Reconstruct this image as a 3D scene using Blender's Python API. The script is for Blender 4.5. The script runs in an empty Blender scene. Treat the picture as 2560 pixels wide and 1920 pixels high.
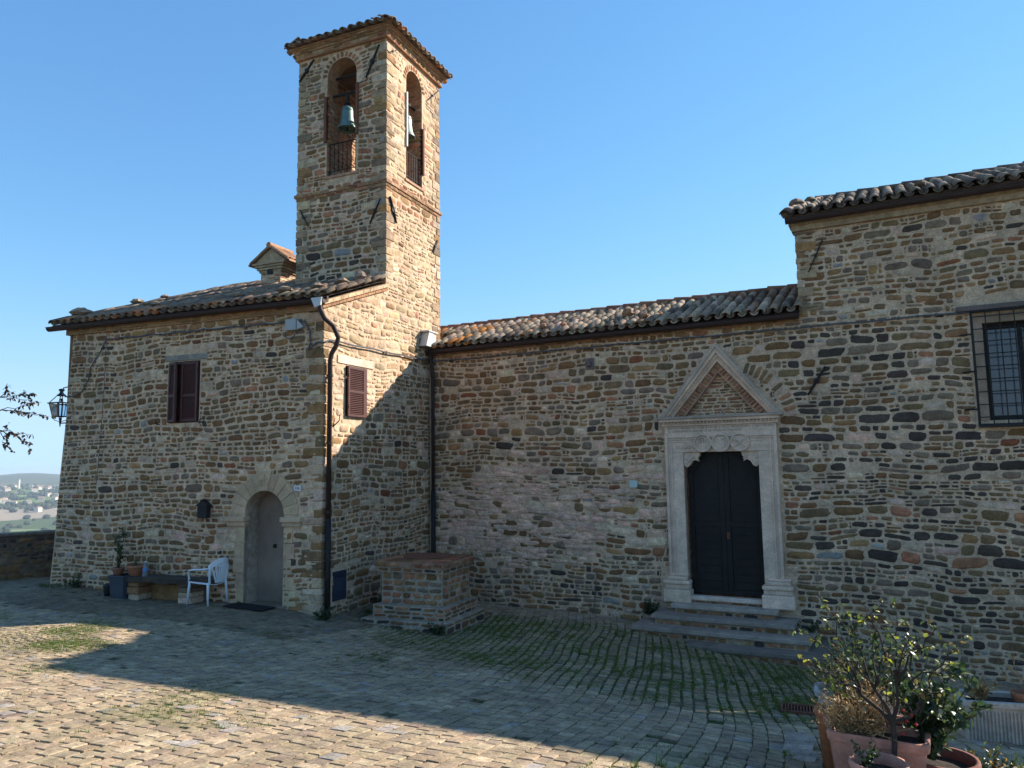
import bpy, math, random
import numpy as np
from mathutils import Vector, Matrix
from mathutils.geometry import delaunay_2d_cdt
R_ = math.radians
rng = random.Random(7)
nr = np.random.RandomState(11)
S = bpy.context.scene
COL = S.collection

# ---------------------------------------------------------------- camera
cam_d = bpy.data.cameras.new("camera"); cam = bpy.data.objects.new("camera", cam_d); COL.objects.link(cam)
cam_d.sensor_width = 36; cam_d.lens = 25.826; cam_d.clip_start = .05; cam_d.clip_end = 20000
th, ya, ro = R_(6.227), R_(23.155), R_(-.885)
Fv = Vector((-math.sin(ya)*math.cos(th), math.cos(ya)*math.cos(th), math.sin(th)))
Rv = Vector((math.cos(ya), math.sin(ya), 0)); Uv = Rv.cross(Fv)
rx = Rv*math.cos(ro)+Uv*math.sin(ro); ux = -Rv*math.sin(ro)+Uv*math.cos(ro)
cam.matrix_world = Matrix(((rx.x, ux.x, -Fv.x, 0), (rx.y, ux.y, -Fv.y, 0), (rx.z, ux.z, -Fv.z, 0), (0, 0, 0, 1)))
S.camera = cam
# ---------------------------------------------------------------- world, sun, exposure
SUN = Vector((1.0, 1.08, .88)).normalized()
W = bpy.data.worlds.new("World"); S.world = W; W.use_nodes = True
nt = W.node_tree; bg = nt.nodes['Background']
sky = nt.nodes.new('ShaderNodeTexSky'); sky.sky_type = 'NISHITA'; sky.sun_disc = False
sky.sun_elevation = math.asin(SUN.z); sky.sun_rotation = math.atan2(SUN.x, SUN.y)
sky.air_density = .85; sky.dust_density = 0.0; sky.ozone_density = 2.0; sky.altitude = 200
hs_ = nt.nodes.new('ShaderNodeHueSaturation'); hs_.inputs['Saturation'].default_value = 1.2; hs_.inputs['Hue'].default_value = .495; hs_.inputs['Value'].default_value = .74; nt.links.new(sky.outputs[0], hs_.inputs['Color'])
ad_ = nt.nodes.new('ShaderNodeVectorMath'); ad_.operation = 'ADD'; ad_.inputs[1].default_value = (.2, .42, .85); nt.links.new(hs_.outputs[0], ad_.inputs[0]); 
# soft shoulder, as the camera's own, so the bright horizon keeps its blue
sp_ = nt.nodes.new('ShaderNodeSeparateXYZ'); cb_ = nt.nodes.new('ShaderNodeCombineXYZ'); nt.links.new(ad_.outputs[0], sp_.inputs[0])
def mth(op, a, b):
    q = nt.nodes.new('ShaderNodeMath'); q.operation = op
    for i, x in enumerate((a, b)):
        if isinstance(x, (int, float)): q.inputs[i].default_value = x
        else: nt.links.new(x, q.inputs[i])
    return q.outputs[0]
for i_, m_ in enumerate((2.1, 3.1, 4.2)):
    c_ = sp_.outputs[i_]; nt.links.new(mth('DIVIDE', c_, mth('POWER', mth('ADD', 1.0, mth('POWER', mth('DIVIDE', c_, m_), 4.0)), .25)), cb_.inputs[i_])
nt.links.new(cb_.outputs[0], bg.inputs[0]); bg.inputs[1].default_value = .12
sl = bpy.data.lights.new("sun", 'SUN'); sl.energy = 4.3; sl.angle = R_(.53); sl.color = (1, .93, .82)
so = bpy.data.objects.new("sun", sl); COL.objects.link(so); so.rotation_euler = SUN.to_track_quat('Z', 'Y').to_euler()
so.location = (20, 20, 30)
S.view_settings.view_transform = 'Standard'; S.view_settings.look = 'None'; S.view_settings.exposure = 1.28; S.view_settings.gamma = 1
S.render.resolution_x = 1024; S.render.resolution_y = 768
S.cycles.max_bounces = 6; S.cycles.use_denoising = True

# ---------------------------------------------------------------- materials
def mat(name, col=None, rough=.9, metal=0., noise=.25, nscale=20., bump=.3, bscale=60., stain=0., bdist=.01, transl=0., spec=.3, tint=None, blotch=0.):
    m = bpy.data.materials.new(name); m.use_nodes = True; n = m.node_tree.nodes; L = m.node_tree.links
    p = n['Principled BSDF']; p.inputs['Roughness'].default_value = rough; p.inputs['Metallic'].default_value = metal
    p.inputs['Specular IOR Level'].default_value = spec
    if col is None:
        a = n.new('ShaderNodeAttribute'); a.attribute_name = 'Col'; src = a.outputs['Color']
    else:
        a = n.new('ShaderNodeRGB'); a.outputs[0].default_value = (*col, 1); src = a.outputs[0]
    tc = n.new('ShaderNodeTexCoord')
    def vary(src, scale, lo, hi, detail=5, rgh=.6, tint=None):
        t = n.new('ShaderNodeTexNoise'); t.inputs['Scale'].default_value = scale; t.inputs['Detail'].default_value = detail; t.inputs['Roughness'].default_value = rgh
        L.new(tc.outputs['Object'], t.inputs['Vector'])
        r = n.new('ShaderNodeMapRange'); r.inputs['From Min'].default_value = .3; r.inputs['From Max'].default_value = .7
        r.inputs['To Min'].default_value = lo; r.inputs['To Max'].default_value = hi; L.new(t.outputs['Fac'], r.inputs['Value'])
        mx = n.new('ShaderNodeVectorMath'); mx.operation = 'SCALE'; L.new(src, mx.inputs[0]); L.new(r.outputs[0], mx.inputs['Scale'])
        return mx.outputs[0]
    if noise: src = vary(src, nscale, 1-noise, 1+noise)
    if noise and nscale > 5: src = vary(src, nscale*4, 1-noise*.6, 1+noise*.6)
    if stain: src = vary(src, 1.1, 1-stain, 1+stain*.6, 6, .65)
    if blotch: src = vary(src, 3.4, 1-blotch, 1+blotch*.45, 8, .72); src = vary(src, 48, 1-blotch*.7, 1+blotch*.6, 3, .6)
    if tint:
        tm = n.new('ShaderNodeVectorMath'); tm.operation = 'MULTIPLY'; tm.inputs[1].default_value = tint; L.new(src, tm.inputs[0]); src = tm.outputs[0]
    L.new(src, p.inputs['Base Color'])
    if bump:
        t = n.new('ShaderNodeTexNoise'); t.inputs['Scale'].default_value = bscale; t.inputs['Detail'].default_value = 8; t.inputs['Roughness'].default_value = .65
        L.new(tc.outputs['Object'], t.inputs['Vector'])
        b = n.new('ShaderNodeBump'); b.inputs['Strength'].default_value = bump; b.inputs['Distance'].default_value = bdist
        L.new(t.outputs['Fac'], b.inputs['Height']); L.new(b.outputs[0], p.inputs['Normal'])
    if transl:
        tr = n.new('ShaderNodeBsdfTranslucent'); L.new(src, tr.inputs['Color']); mx = n.new('ShaderNodeMixShader'); mx.inputs[0].default_value = transl
        L.new(p.outputs[0], mx.inputs[1]); L.new(tr.outputs[0], mx.inputs[2]); L.new(mx.outputs[0], n['Material Output'].inputs['Surface'])
    return m
M = {}
M['stone'] = mat('rubble_stone', None, .92, noise=.26, nscale=9, bump=.8, bscale=28, stain=.24, bdist=.022, tint=(1.24, 1.05, .93), blotch=.2)
M['carved'] = mat('pale_limestone', None, .85, noise=.14, nscale=7, bump=.7, bscale=26, stain=.32, bdist=.012, tint=(1.14, .96, .85), blotch=.16)
M['tile'] = mat('terracotta_tile', None, .9, noise=.3, nscale=8, bump=.6, bscale=45, stain=.25, bdist=.008, tint=(1., .86, .8))
M['gutter'] = mat('brown_painted_metal', (.04, .022, .019), .6, noise=.15, nscale=6, bump=.05, spec=.25)
M['iron'] = mat('dark_iron', (.022, .02, .02), .6, .3, noise=.3, bump=.3)
M['rust'] = mat('rusty_steel', (.16, .06, .035), .75, noise=.3, bump=.3)
M['shutter'] = mat('brown_shutter_paint', (.085, .03, .026), .5, noise=.15, nscale=5, bump=.1)
M['doorblack'] = mat('blackened_door_wood', (.014, .011, .010), .62, noise=.45, nscale=6, bump=.7, bscale=22, stain=.5)
M['doorbrown'] = mat('worn_door_panel', (.25, .19, .145), .8, noise=.2, nscale=2, bump=.3, stain=.35)
M['wood'] = mat('weathered_timber', None, .85, noise=.35, nscale=6, bump=.8, bscale=14, bdist=.02)
M['plastic'] = mat('white_plastic', (.75, .77, .8), .45, noise=.04, nscale=4, bump=0, spec=.4)
M['greyplastic'] = mat('grey_plastic', None, .5, noise=.08, nscale=4, bump=0)
M['clay'] = mat('terracotta_pot', None, .85, noise=.2, nscale=6, bump=.3, stain=.42)
M['concrete'] = mat('cast_concrete', None, .9, noise=.2, nscale=8, bump=.5, stain=.25)
M['leaf'] = mat('plant_leaf', None, .38, noise=.2, nscale=12, bump=0, transl=.42, spec=.5)
M['dry'] = mat('dry_stem', None, .8, noise=.2, nscale=12, bump=0, transl=.15)
M['bark'] = mat('bark', (.04, .032, .026), .9, noise=.3, bump=.5)
M['soil'] = mat('potting_soil', (.035, .025, .018), 1, noise=.4, bump=1, bscale=30)
M['bell'] = mat('verdigris_bronze', None, .5, .35, noise=.25, nscale=6, bump=.15)
M['sett'] = mat('paving_setts', None, .88, noise=.28, nscale=9, bump=.7, bscale=30, stain=.28, bdist=.012, tint=(1.08, .93, .83), blotch=.2)
M['cable'] = mat('grey_cable', (.09, .09, .1), .6, noise=.1, bump=0)
M['flash'] = mat('zinc_sheet', (.5, .5, .49), .45, .2, noise=.1, nscale=3, bump=.1)
M['glass'] = mat('window_glass', (.02, .03, .045), .08, noise=.1, nscale=1.5, bump=.05, bscale=3, spec=.8)
M['far'] = mat('distant_render', None, .9, noise=.1, nscale=.05, bump=0)
M['enamel'] = mat('white_enamel', (.62, .64, .62), .35, noise=.05, bump=0)
def pm(name, base, alpha=1, transm=0, rough=.1):
    m = bpy.data.materials.new(name); m.use_nodes = True; p = m.node_tree.nodes['Principled BSDF']
    p.inputs['Base Color'].default_value = (*base, 1); p.inputs['Roughness'].default_value = rough; p.inputs['Transmission Weight'].default_value = transm
    p.inputs['IOR'].default_value = 1.3; return m
M['clearplastic'] = pm('clear_plastic', (.7, .82, .95), transm=.85)
M['lampglass'] = pm('lantern_glass', (.85, .9, .95), transm=.95)

# ---------------------------------------------------------------- mesh helpers
class Face:
    def __init__(s, o, d, n):
        L = math.hypot(*d); s.o = np.array(o, float); s.d = np.array(d, float)/L
        n = np.array(n, float); n = n-s.d*(n@s.d); s.n = n/np.linalg.norm(n)
    def P(s, u, v, w=0.):
        u = np.asarray(u, float); v = np.asarray(v, float); w = np.asarray(w, float)
        u, v, w = np.broadcast_arrays(u, v, w)
        xy = s.o+u[..., None]*s.d+w[..., None]*s.n
        return np.concatenate([xy, v[..., None]], -1)
ROOT = {}
def jit(c, a=.12):
    k = 1+rng.uniform(-a, a); return tuple(min(1, max(0, x*k*(1+rng.uniform(-a, a)*.3))) for x in c)
class MB:
    def __init__(s): s.v = []; s.f = []; s.c = []; s.n = 0
    def add(s, v, f, col=(.5, .5, .5)):
        v = np.asarray(v, float).reshape(-1, 3)
        s.v.append(v); s.f += [tuple(i+s.n for i in q) for q in f]
        c = np.asarray(col, float)
        if c.ndim == 1: c = np.tile(c[:3], (len(v), 1))
        s.c.append(c); s.n += len(v); return s
    def box(s, F, u0, u1, v0, v1, w0, w1, col=(.5, .5, .5)):
        p = [F.P(u, v, w) for w in (w0, w1) for v in (v0, v1) for u in (u0, u1)]
        return s.add(p, [(0, 1, 3, 2), (4, 6, 7, 5), (0, 4, 5, 1), (2, 3, 7, 6), (0, 2, 6, 4), (1, 5, 7, 3)], col)
    def prism(s, F, poly, w0, w1, col=(.5, .5, .5)):
        n = len(poly); u = [p[0] for p in poly]; v = [p[1] for p in poly]
        a = F.P(u, v, w0); b = F.P(u, v, w1)
        return s.add(np.vstack([a, b]), [tuple(range(n)), tuple(range(2*n-1, n-1, -1))]+[(i, (i+1) % n, (i+1) % n+n, i+n) for i in range(n)], col)
    def band(s, F, outer, inner, w0, w1, col=(.5, .5, .5), closed=True):
        n = len(outer); V = []
        for poly in (outer, inner):
            for w in (w0, w1): V.append(F.P([p[0] for p in poly], [p[1] for p in poly], w))
        f = []
        for i in range(n if closed else n-1):
            j = (i+1) % n
            f += [(n+i, n+j, 3*n+j, 3*n+i), (i, j, n+j, n+i), (2*n+i, 3*n+i, 3*n+j, 2*n+j), (i, 2*n+i, 2*n+j, j)]
        if not closed: f += [(0, n, 3*n, 2*n), (n-1, 3*n-1, 4*n-1, 2*n-1)]
        return s.add(np.vstack(V), f, col)
    def tube(s, path, r, n=8, col=(.5, .5, .5), cap=True, flat=1.):
        path = [Vector(p) for p in path]; K = len(path); rr = r if hasattr(r, '__len__') else [r]*K
        t0 = (path[1]-path[0]).normalized(); up = Vector((0, 0, 1)) if abs(t0.z) < .9 else Vector((1, 0, 0)); V = []
        a = t0.cross(up).normalized()
        for i, p in enumerate(path):
            t = (path[min(i+1, K-1)]-path[max(i-1, 0)]); t = t.normalized() if t.length > 1e-9 else t0
            a = (a-t*a.dot(t)); a = a.normalized() if a.length > 1e-6 else t.orthogonal().normalized()
            b = t.cross(a)
            for k in range(n):
                q = 2*math.pi*k/n; V.append(p+(a*math.cos(q)+b*math.sin(q)*flat)*rr[i])
        f = [(i*n+k, i*n+(k+1) % n, (i+1)*n+(k+1) % n, (i+1)*n+k) for i in range(K-1) for k in range(n)]
        if cap: f += [tuple(range(n-1, -1, -1)), tuple(range((K-1)*n, K*n))]
        return s.add([tuple(v) for v in V], f, col)
    def lathe(s, c, prof, n=20, col=(.5, .5, .5), sx=1., sy=1., rot=0., wob=0.):
        V = []; K = len(prof)
        for r, z in prof:
            for k in range(n):
                q = 2*math.pi*k/n; x = r*math.cos(q)*sx; y = r*math.sin(q)*sy
                V.append((c[0]+x*math.cos(rot)-y*math.sin(rot), c[1]+x*math.sin(rot)+y*math.cos(rot), c[2]+z))
        f = [(i*n+k, i*n+(k+1) % n, (i+1)*n+(k+1) % n, (i+1)*n+k) for i in range(K-1) for k in range(n)]
        if prof[0][0] > 1e-4: f.append(tuple(range(n-1, -1, -1)))
        if prof[-1][0] > 1e-4: f.append(tuple(range((K-1)*n, K*n)))
        return s.add(V, f, col)
    def build(s, name, m, parent=None, loc=None, smooth=False, bevel=0., sub=False):
        me = bpy.data.meshes.new(name)
        o = bpy.data.objects.new(name, me); COL.objects.link(o)
        L = ROOT.get(parent.name, (0, 0, 0)) if parent else (loc or (0, 0, 0))
        v = np.vstack(s.v)-np.array(L, float)
        me.from_pydata(v.tolist(), [], s.f); me.update()
        at = me.color_attributes.new('Col', 'FLOAT_COLOR', 'POINT')
        at.data.foreach_set('color', np.hstack([np.vstack(s.c), np.ones((s.n, 1))]).astype(np.float32).ravel())
        if smooth: me.shade_smooth()
        me.materials.append(M[m] if isinstance(m, str) else m)
        if parent: o.parent = parent; ROOT[o.name] = L
        else: o.location = L; ROOT[o.name] = L
        if bevel:
            b = o.modifiers.new('bevel', 'BEVEL'); b.width = bevel; b.segments = 2; b.limit_method = 'ANGLE'
        return o
def tag(o, label=None, cat=None, group=None, kind=None):
    if label: o['label'] = label
    if cat: o['category'] = cat
    if group: o['group'] = group
    if kind: o['kind'] = kind
    return o
def thing(name, loc, label, cat, group=None):
    o = bpy.data.objects.new(name, None); COL.objects.link(o); o.location = loc; o.empty_display_size = .2; ROOT[o.name] = tuple(loc)
    return tag(o, label, cat, group)

# ---------------------------------------------------------------- wall frames
XB = -8.183
FA = Face((XB, 10.6), (-1, -.055), (0, -1))        # front of the small house
FB = Face((XB, 10.6), (0, 1), (1, 0))              # its side, one plane with the tower's side
FC = Face((XB, 14.424), (1, -.077), (0, -1))       # church front
FT = Face((XB, 12.606), (-1, 0), (0, -1))          # tower front
TW, TD = 2.3, 2.28
# ---------------------------------------------------------------- ground heights
GP = np.array([(0, 0, -1.6), (-3, 0, -1.6), (5, 0, -1.7), (-5, 3.3, -1.85), (-1.9, 4.45, -1.95), (.3, 5.3, -2.19), (-1.2, 5.4, -2.09), (-7.9, 5.8, -2.15), (-9, 7.8, -2.28),
 (-12.1, 7.7, -2.3), (-5.97, 11.1, -2.8), (-7.6, 11.1, -2.72), (-14.05, 10.28, -2.27), (-11.9, 10.4, -2.4), (-8.67, 10.57, -2.48), (-8.1, 12.9, -2.62), (-7.13, 14.34, -2.89), (-5.2, 14.2, -2.91),
 (-3.3, 14.05, -3.0), (-.5, 13.8, -3.34), (2.5, 13.6, -3.43), (6, 13.3, -3.5), (1, 8.3, -2.6), (-.4, 8.1, -2.62), (3, 5, -2.3), (-17.4, 11, -2.45), (-17, 13, -2.5), (-14, 5, -2.1), (8, 8, -2.8), (-18, 0, -1.9), (8, 0, -1.9),
 (-1.8, 12.6, -3.12), (-3.6, 10.8, -2.8), (0, -8, -1.5), (-12, -8, -1.6), (12, -8, -1.7), (-18, 20, -2.8), (0, 22, -3.5), (14, 20, -3.7), (-8, 22, -3.1)], float)
def tps(d): return np.where(d > 1e-9, d*d*np.log(np.maximum(d, 1e-9)), 0)
_n = len(GP); _K = tps(np.linalg.norm(GP[:, None, :2]-GP[None, :, :2], axis=2))+np.eye(_n)*.3
_A = np.zeros((_n+3, _n+3)); _A[:_n, :_n] = _K; _A[:_n, _n] = 1; _A[:_n, _n+1:] = GP[:, :2]; _A[_n, :_n] = 1; _A[_n+1:, :_n] = GP[:, :2].T
_w = np.linalg.solve(_A, np.concatenate([GP[:, 2], [0, 0, 0]]))
def gz(x, y):
    x = np.asarray(x, float); y = np.asarray(y, float)
    d = np.sqrt((x[..., None]-GP[:, 0])**2+(y[..., None]-GP[:, 1])**2)
    return tps(d)@_w[:_n]+_w[_n]+_w[_n+1]*x+_w[_n+2]*y
def g(x, y): return float(gz(x, y))

# smooth 2-D value noise for warps and colour regions
_N = nr.rand(64, 64)
def vn(x, y):
    x = np.asarray(x, float); y = np.asarray(y, float); xi = np.floor(x).astype(int); yi = np.floor(y).astype(int); a = x-xi; b = y-yi
    a = a*a*(3-2*a); b = b*b*(3-2*b); q = lambda i, j: _N[i % 64, j % 64]
    return (q(xi, yi)*(1-a)+q(xi+1, yi)*a)*(1-b)+(q(xi, yi+1)*(1-a)+q(xi+1, yi+1)*a)*b

# ---------------------------------------------------------------- masonry
MORTAR = (.49, .405, .30)
BRN = (.18, .108, .052); OCH = (.27, .175, .085); OLV = (.175, .13, .072); GRY = (.19, .155, .115); DRK = (.065, .055, .048); RED = (.21, .085, .045); BRK = (.33, .17, .10)
PAL = (.5, .43, .33); PNK = (.56, .42, .335); BLU = (.27, .29, .3)
def pick(w):
    t = rng.random()*sum(w.values())
    for c, k in w.items():
        t -= k
        if t <= 0: return c
    return c
BASEP = {BRN: 3, OCH: 2.4, OLV: 3, GRY: 2, DRK: .3, RED: .15, BRK: .3, PAL: 1.2, PNK: .25, BLU: .12}
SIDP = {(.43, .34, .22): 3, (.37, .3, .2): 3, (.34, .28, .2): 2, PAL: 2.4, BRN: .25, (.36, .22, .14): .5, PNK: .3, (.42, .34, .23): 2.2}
TOWP = {BRN: 2, OCH: 2.4, OLV: 2.2, GRY: 2.6, DRK: .3, RED: .15, BRK: .9, PAL: 1.3, PNK: .2}
BRICKP = {BRK: 4, RED: 1.2, OCH: 2.5, BRN: 1.5, PAL: .4}
def stone(mb, F, uc, vc, w, h, col, rot=0., warp=None, prot=.012, N=12):
    e = rng.uniform(3.2, 9.0); q = np.linspace(0, 2*np.pi, N, endpoint=False)+.13
    c, s = np.cos(q), np.sin(q)
    r = (np.abs(c)**e+np.abs(s)**e)**(-1/e); ph = rng.uniform(0, 6.28); r = r*(1+nr.uniform(-.05, .05, N)+.05*np.sin(2*q+ph)+.045*np.sin(3*q+ph*2.3)); x = c*r*w/2; y = s*r*h/2
    sk = rng.uniform(-.12, .12); x = x+sk*y; y = y+rng.uniform(-.06, .06)*x
    if rot: x, y = x*math.cos(rot)-y*math.sin(rot), x*math.sin(rot)+y*math.cos(rot)
    m = min(.014, .2*min(w, h)); k = 1-2*m/np.maximum(.03, np.hypot(x, y)*2); p = prot*rng.uniform(.3, 1.5)
    X = np.concatenate([x*1.03, x*k, x*.5, [0]])+uc; Y = np.concatenate([y*1.03, y*k, y*.5, [0]])+vc
    tu, tv = rng.uniform(-.02, .02), rng.uniform(-.03, .03)
    Wd = np.concatenate([np.full(N, -.006), np.full(N, p*.75)+nr.uniform(-.002, .002, N), np.full(N, p*1.1)+nr.uniform(-.003, .003, N), [p*1.15]])
    Wd[N:] += (X[N:]-uc)*tu+(Y[N:]-vc)*tv
    if warp: X, Y = warp(X, Y)
    f = []
    for a in (0, N):
        f += [(a+i, a+(i+1) % N, a+N+(i+1) % N, a+N+i) for i in range(N)]
    f += [(2*N+i, 2*N+(i+1) % N, 3*N) for i in range(N)]
    C = np.tile(np.array(col), (3*N+1, 1))*(1+nr.uniform(-.1, .1, (3*N+1, 1)))
    mb.add(F.P(X, Y, Wd), f, C)
def masonry(sel, F, v0, v1, ub, excl=(), pal=lambda u, v: BASEP, hr=(.075, .2), wr=(1.0, 2.9), gap=(.012, .026), warpa=.05, prot=.014, wid=None, quoin=0., seed=1):
    warp = (lambda X, Y: (X+(vn(X*1.3+seed*7, Y*1.3)-.5)*warpa, Y+(vn(X*.8+seed*3, Y*.9+9)-.5)*warpa*2.6+(vn(X*3.1+seed*3, Y*1.5+9)-.5)*warpa*.9)) if warpa else None
    v = v0; mid = (hr[0]+hr[1])/2
    while v < v1-.03:
        h = rng.uniform(*hr) if rng.random() < .7 else rng.uniform(hr[0], mid)
        h = min(h, v1-v)
        if v1-(v+h) < .05: h = v1-v
        segs = [ub(v+h/2)]
        for ex in excl:
            sp = ex(v-.01, v+h+.01)
            if not sp: continue
            ns = []
            for a, b in segs:
                if sp[1] <= a or sp[0] >= b: ns.append((a, b)); continue
                if sp[0]-a > .05: ns.append((a, sp[0]))
                if b-sp[1] > .05: ns.append((sp[1], b))
            segs = ns
        for a, b in segs:
            u = a
            while u < b-.02:
                w = (rng.uniform(*wr)*max(h, .08) if not wid else rng.uniform(*wid))
                if quoin and (u-a < 1e-6) and a < .01: w = rng.uniform(*((.35, .55) if rng.random() < .5 else (.18, .3)))
                if b-(u+w) < .07: w = b-u
                P = pal(u+w/2, v+h/2); gp = rng.uniform(*gap)
                mb = sel(u+w/2, v+h/2) if callable(sel) else sel
                def st(uc, vc, ww, hh, pr=prot):
                    if rng.random() > .025 and ww > .02 and hh > .02:
                        stone(mb, F, uc, vc, max(.02, ww-gp), max(.018, hh-gp*.85), jit(pick(P), .2), rot=rng.uniform(-.04, .04), warp=warp, prot=pr, N=12 if ww*hh > .01 else 8)
                if not wid and h > .11 and rng.random() < .2:
                    k = rng.uniform(.35, .65); st(u+w/2, v+h*k/2, w, h*k)
                    w1 = w*rng.uniform(.4, .6); st(u+w1/2, v+h*(1+k)/2, w1, h*(1-k)); st(u+(w+w1)/2, v+h*(1+k)/2, w-w1, h*(1-k))
                elif not wid and rng.random() < .12:
                    k = rng.uniform(.6, .8); st(u+w*k/2, v+h/2, w*k, h); st(u+w*(1+k)/2, v+h*.27, w*(1-k), h*.5); st(u+w*(1+k)/2, v+h*.76, w*(1-k), h*.46)
                else: k_ = rng.uniform(.78, 1.04); st(u+w/2, v+h/2+rng.uniform(-.5, .5)*h*max(0, 1-k_), w*rng.uniform(.88, 1), h*k_)
                u += w
        v += h
def rect_ex(u0, u1, v0, v1): return lambda a, b: (u0, u1) if (b > v0 and a < v1) else None
def arch_ex(uc, r, v0, vs):
    def f(a, b):
        if b < v0 or a > vs+r: return None
        if a <= vs: return (uc-r, uc+r)
        d = a-vs; w = math.sqrt(max(0, r*r-d*d)); return (uc-w, uc+w) if w > .03 else None
    return f
def tri_ex(uc, hw, v0, v1):
    def f(a, b):
        if b < v0 or a > v1: return None
        w = hw*(1-max(0, a-v0)/(v1-v0)); return (uc-w, uc+w) if w > .03 else None
    return f
def arc(uc, vc, r, a0, a1, n): return [(uc+r*math.cos(R_(a0+(a1-a0)*i/n)), vc+r*math.sin(R_(a0+(a1-a0)*i/n))) for i in range(n+1)]
def panel(mb, F, outline, holes=(), depth=.3, col=MORTAR, dcol=None):
    V = [Vector(p) for p in outline]; fs = [list(range(len(outline)))]; n = len(V)
    def cleaned(poly): return poly
    for h in holes: fs.append(list(range(len(V), len(V)+len(h)))); V += [Vector(p) for p in h]
    r = delaunay_2d_cdt(V, [], fs, 0, 1e-5)
    tri = []
    def inside(p, poly):
        c = False
        for i in range(len(poly)):
            a, b = poly[i], poly[i-1]
            if (a[1] > p[1]) != (b[1] > p[1]) and p[0] < (b[0]-a[0])*(p[1]-a[1])/(b[1]-a[1])+a[0]: c = not c
        return c
    for t in r[2]:
        cx = sum(r[0][i].x for i in t)/len(t); cy = sum(r[0][i].y for i in t)/len(t)
        if inside((cx, cy), outline) and not any(inside((cx, cy), h) for h in holes): tri.append(tuple(t))
    mb.add(F.P([p.x for p in r[0]], [p.y for p in r[0]], 0), tri, col)
    for h in holes:
        k = len(h); a = F.P([p[0] for p in h], [p[1] for p in h], 0); b = F.P([p[0] for p in h], [p[1] for p in h], -depth)
        mb.add(np.vstack([a, b]), [(i, (i+1) % k, (i+1) % k+k, i+k) for i in range(k)], dcol or col)

# ---------------------------------------------------------------- roof tiles
TILEC = [((.19, .145, .10), 5), ((.13, .105, .08), 3), ((.25, .2, .145), 3), ((.30, .17, .095), .8), ((.33, .27, .19), 1.2)]
def tilecol(extra=None):
    L = TILEC+(extra or []); t = rng.random()*sum(k for _, k in L)
    for c, k in L:
        t -= k
        if t <= 0: return jit(c, .2)
    return jit(L[0][0])
def one_tile(mb, O, ea, eb, ew, L, r0, r1, col, up=True, n=6, th_=.014):
    V = []; sgn = 1 if up else -1
    for (b, r) in ((0, r0), (L, r1)):
        for rad in (r, r-th_):
            for k in range(n+1):
                q = math.pi*k/n; V.append(O+ea*math.cos(q)*rad+ew*math.sin(q)*rad*sgn*.85+eb*b)
    m = n+1; f = []
    for k in range(n): f += [(k, k+1, 2*m+k+1, 2*m+k), (m+k, 3*m+k, 3*m+k+1, m+k+1), (k, m+k, m+k+1, k+1)]
    C = np.tile(np.array(col), (4*m, 1)); mb.add([tuple(v) for v in V], f, C)
def tile_roof(mb, F, ul, ur, z0, w0, depth, slope, pitch=.205, extra=None, skewl=0., clip=None, colfn=None):
    """F face frame; ul, ur eave ends; w0 overhang of the eave; rows climb away from the face"""
    dep = math.hypot(1, slope); eb = Vector((*(-F.n), slope)).normalized(); ea = Vector((*F.d, 0)); ew = Vector((*(F.n*slope), 1)).normalized()
    rows = int(depth*dep/.33)+1
    base = F.P([ul, ur, ur, ul+skewl*depth], [z0-.03, z0-.03, z0-.03+slope*depth, z0-.03+slope*depth], [w0, w0, w0-depth, w0-depth])
    if not clip: mb.add(base, [(0, 1, 2, 3)], (.1, .08, .06))
    n = int((ur-ul)/pitch)
    for j in range(rows):
        b = j*.33-.05
        for i in range(n+1):
            u = ul+(i+.0)*(ur-ul)/n
            if u < ul+skewl*b/dep-.01: continue
            if clip and not clip(u, b): continue
            c = (lambda: colfn(u, b)) if colfn else (lambda: tilecol(extra))
            O = Vector(F.P(u, z0, w0))+eb*(b+rng.uniform(-.015, .015))+ew*(.03+rng.uniform(-.004, .006))+ea*rng.uniform(-.008, .008)
            r = eb+ea*rng.uniform(-.04, .04)+ew*(.06+rng.uniform(-.02, .03)); r.normalize()
            one_tile(mb, O, ea, r, ew, .42, .088, .07, c(), True)
            if i < n:
                O2 = Vector(F.P(u+pitch/2, z0, w0))+eb*(b-.03)+ew*(.055)
                if j < 2 or rng.random() < 1: one_tile(mb, O2, ea, eb, ew, .40, .075, .085, c(), False, n=4)
def rock(name, p, r, label, group, col=(.2, .17, .13), parent=None):
    mb = MB(); n = 9; prof = [(0, -.35), (.7, -.3), (1, 0), (.85, .35), (.5, .6), (0, .68)]
    for (k, (a, z)) in enumerate(prof): pass
    V = []; f = []
    for a, z in prof:
        for k in range(n):
            q = 2*math.pi*k/n; e = rng.uniform(.78, 1.2); V.append((p[0]+a*e*math.cos(q)*r[0], p[1]+a*e*math.sin(q)*r[1], p[2]+z*r[2]*rng.uniform(.85, 1.15)))
    f = [(i*n+k, i*n+(k+1) % n, (i+1)*n+(k+1) % n, (i+1)*n+k) for i in range(len(prof)-1) for k in range(n)]
    mb.add(V, f, jit(col, .15)); o = mb.build(name, 'stone', parent, p)
    return tag(o, label, 'rock', group)
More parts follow.
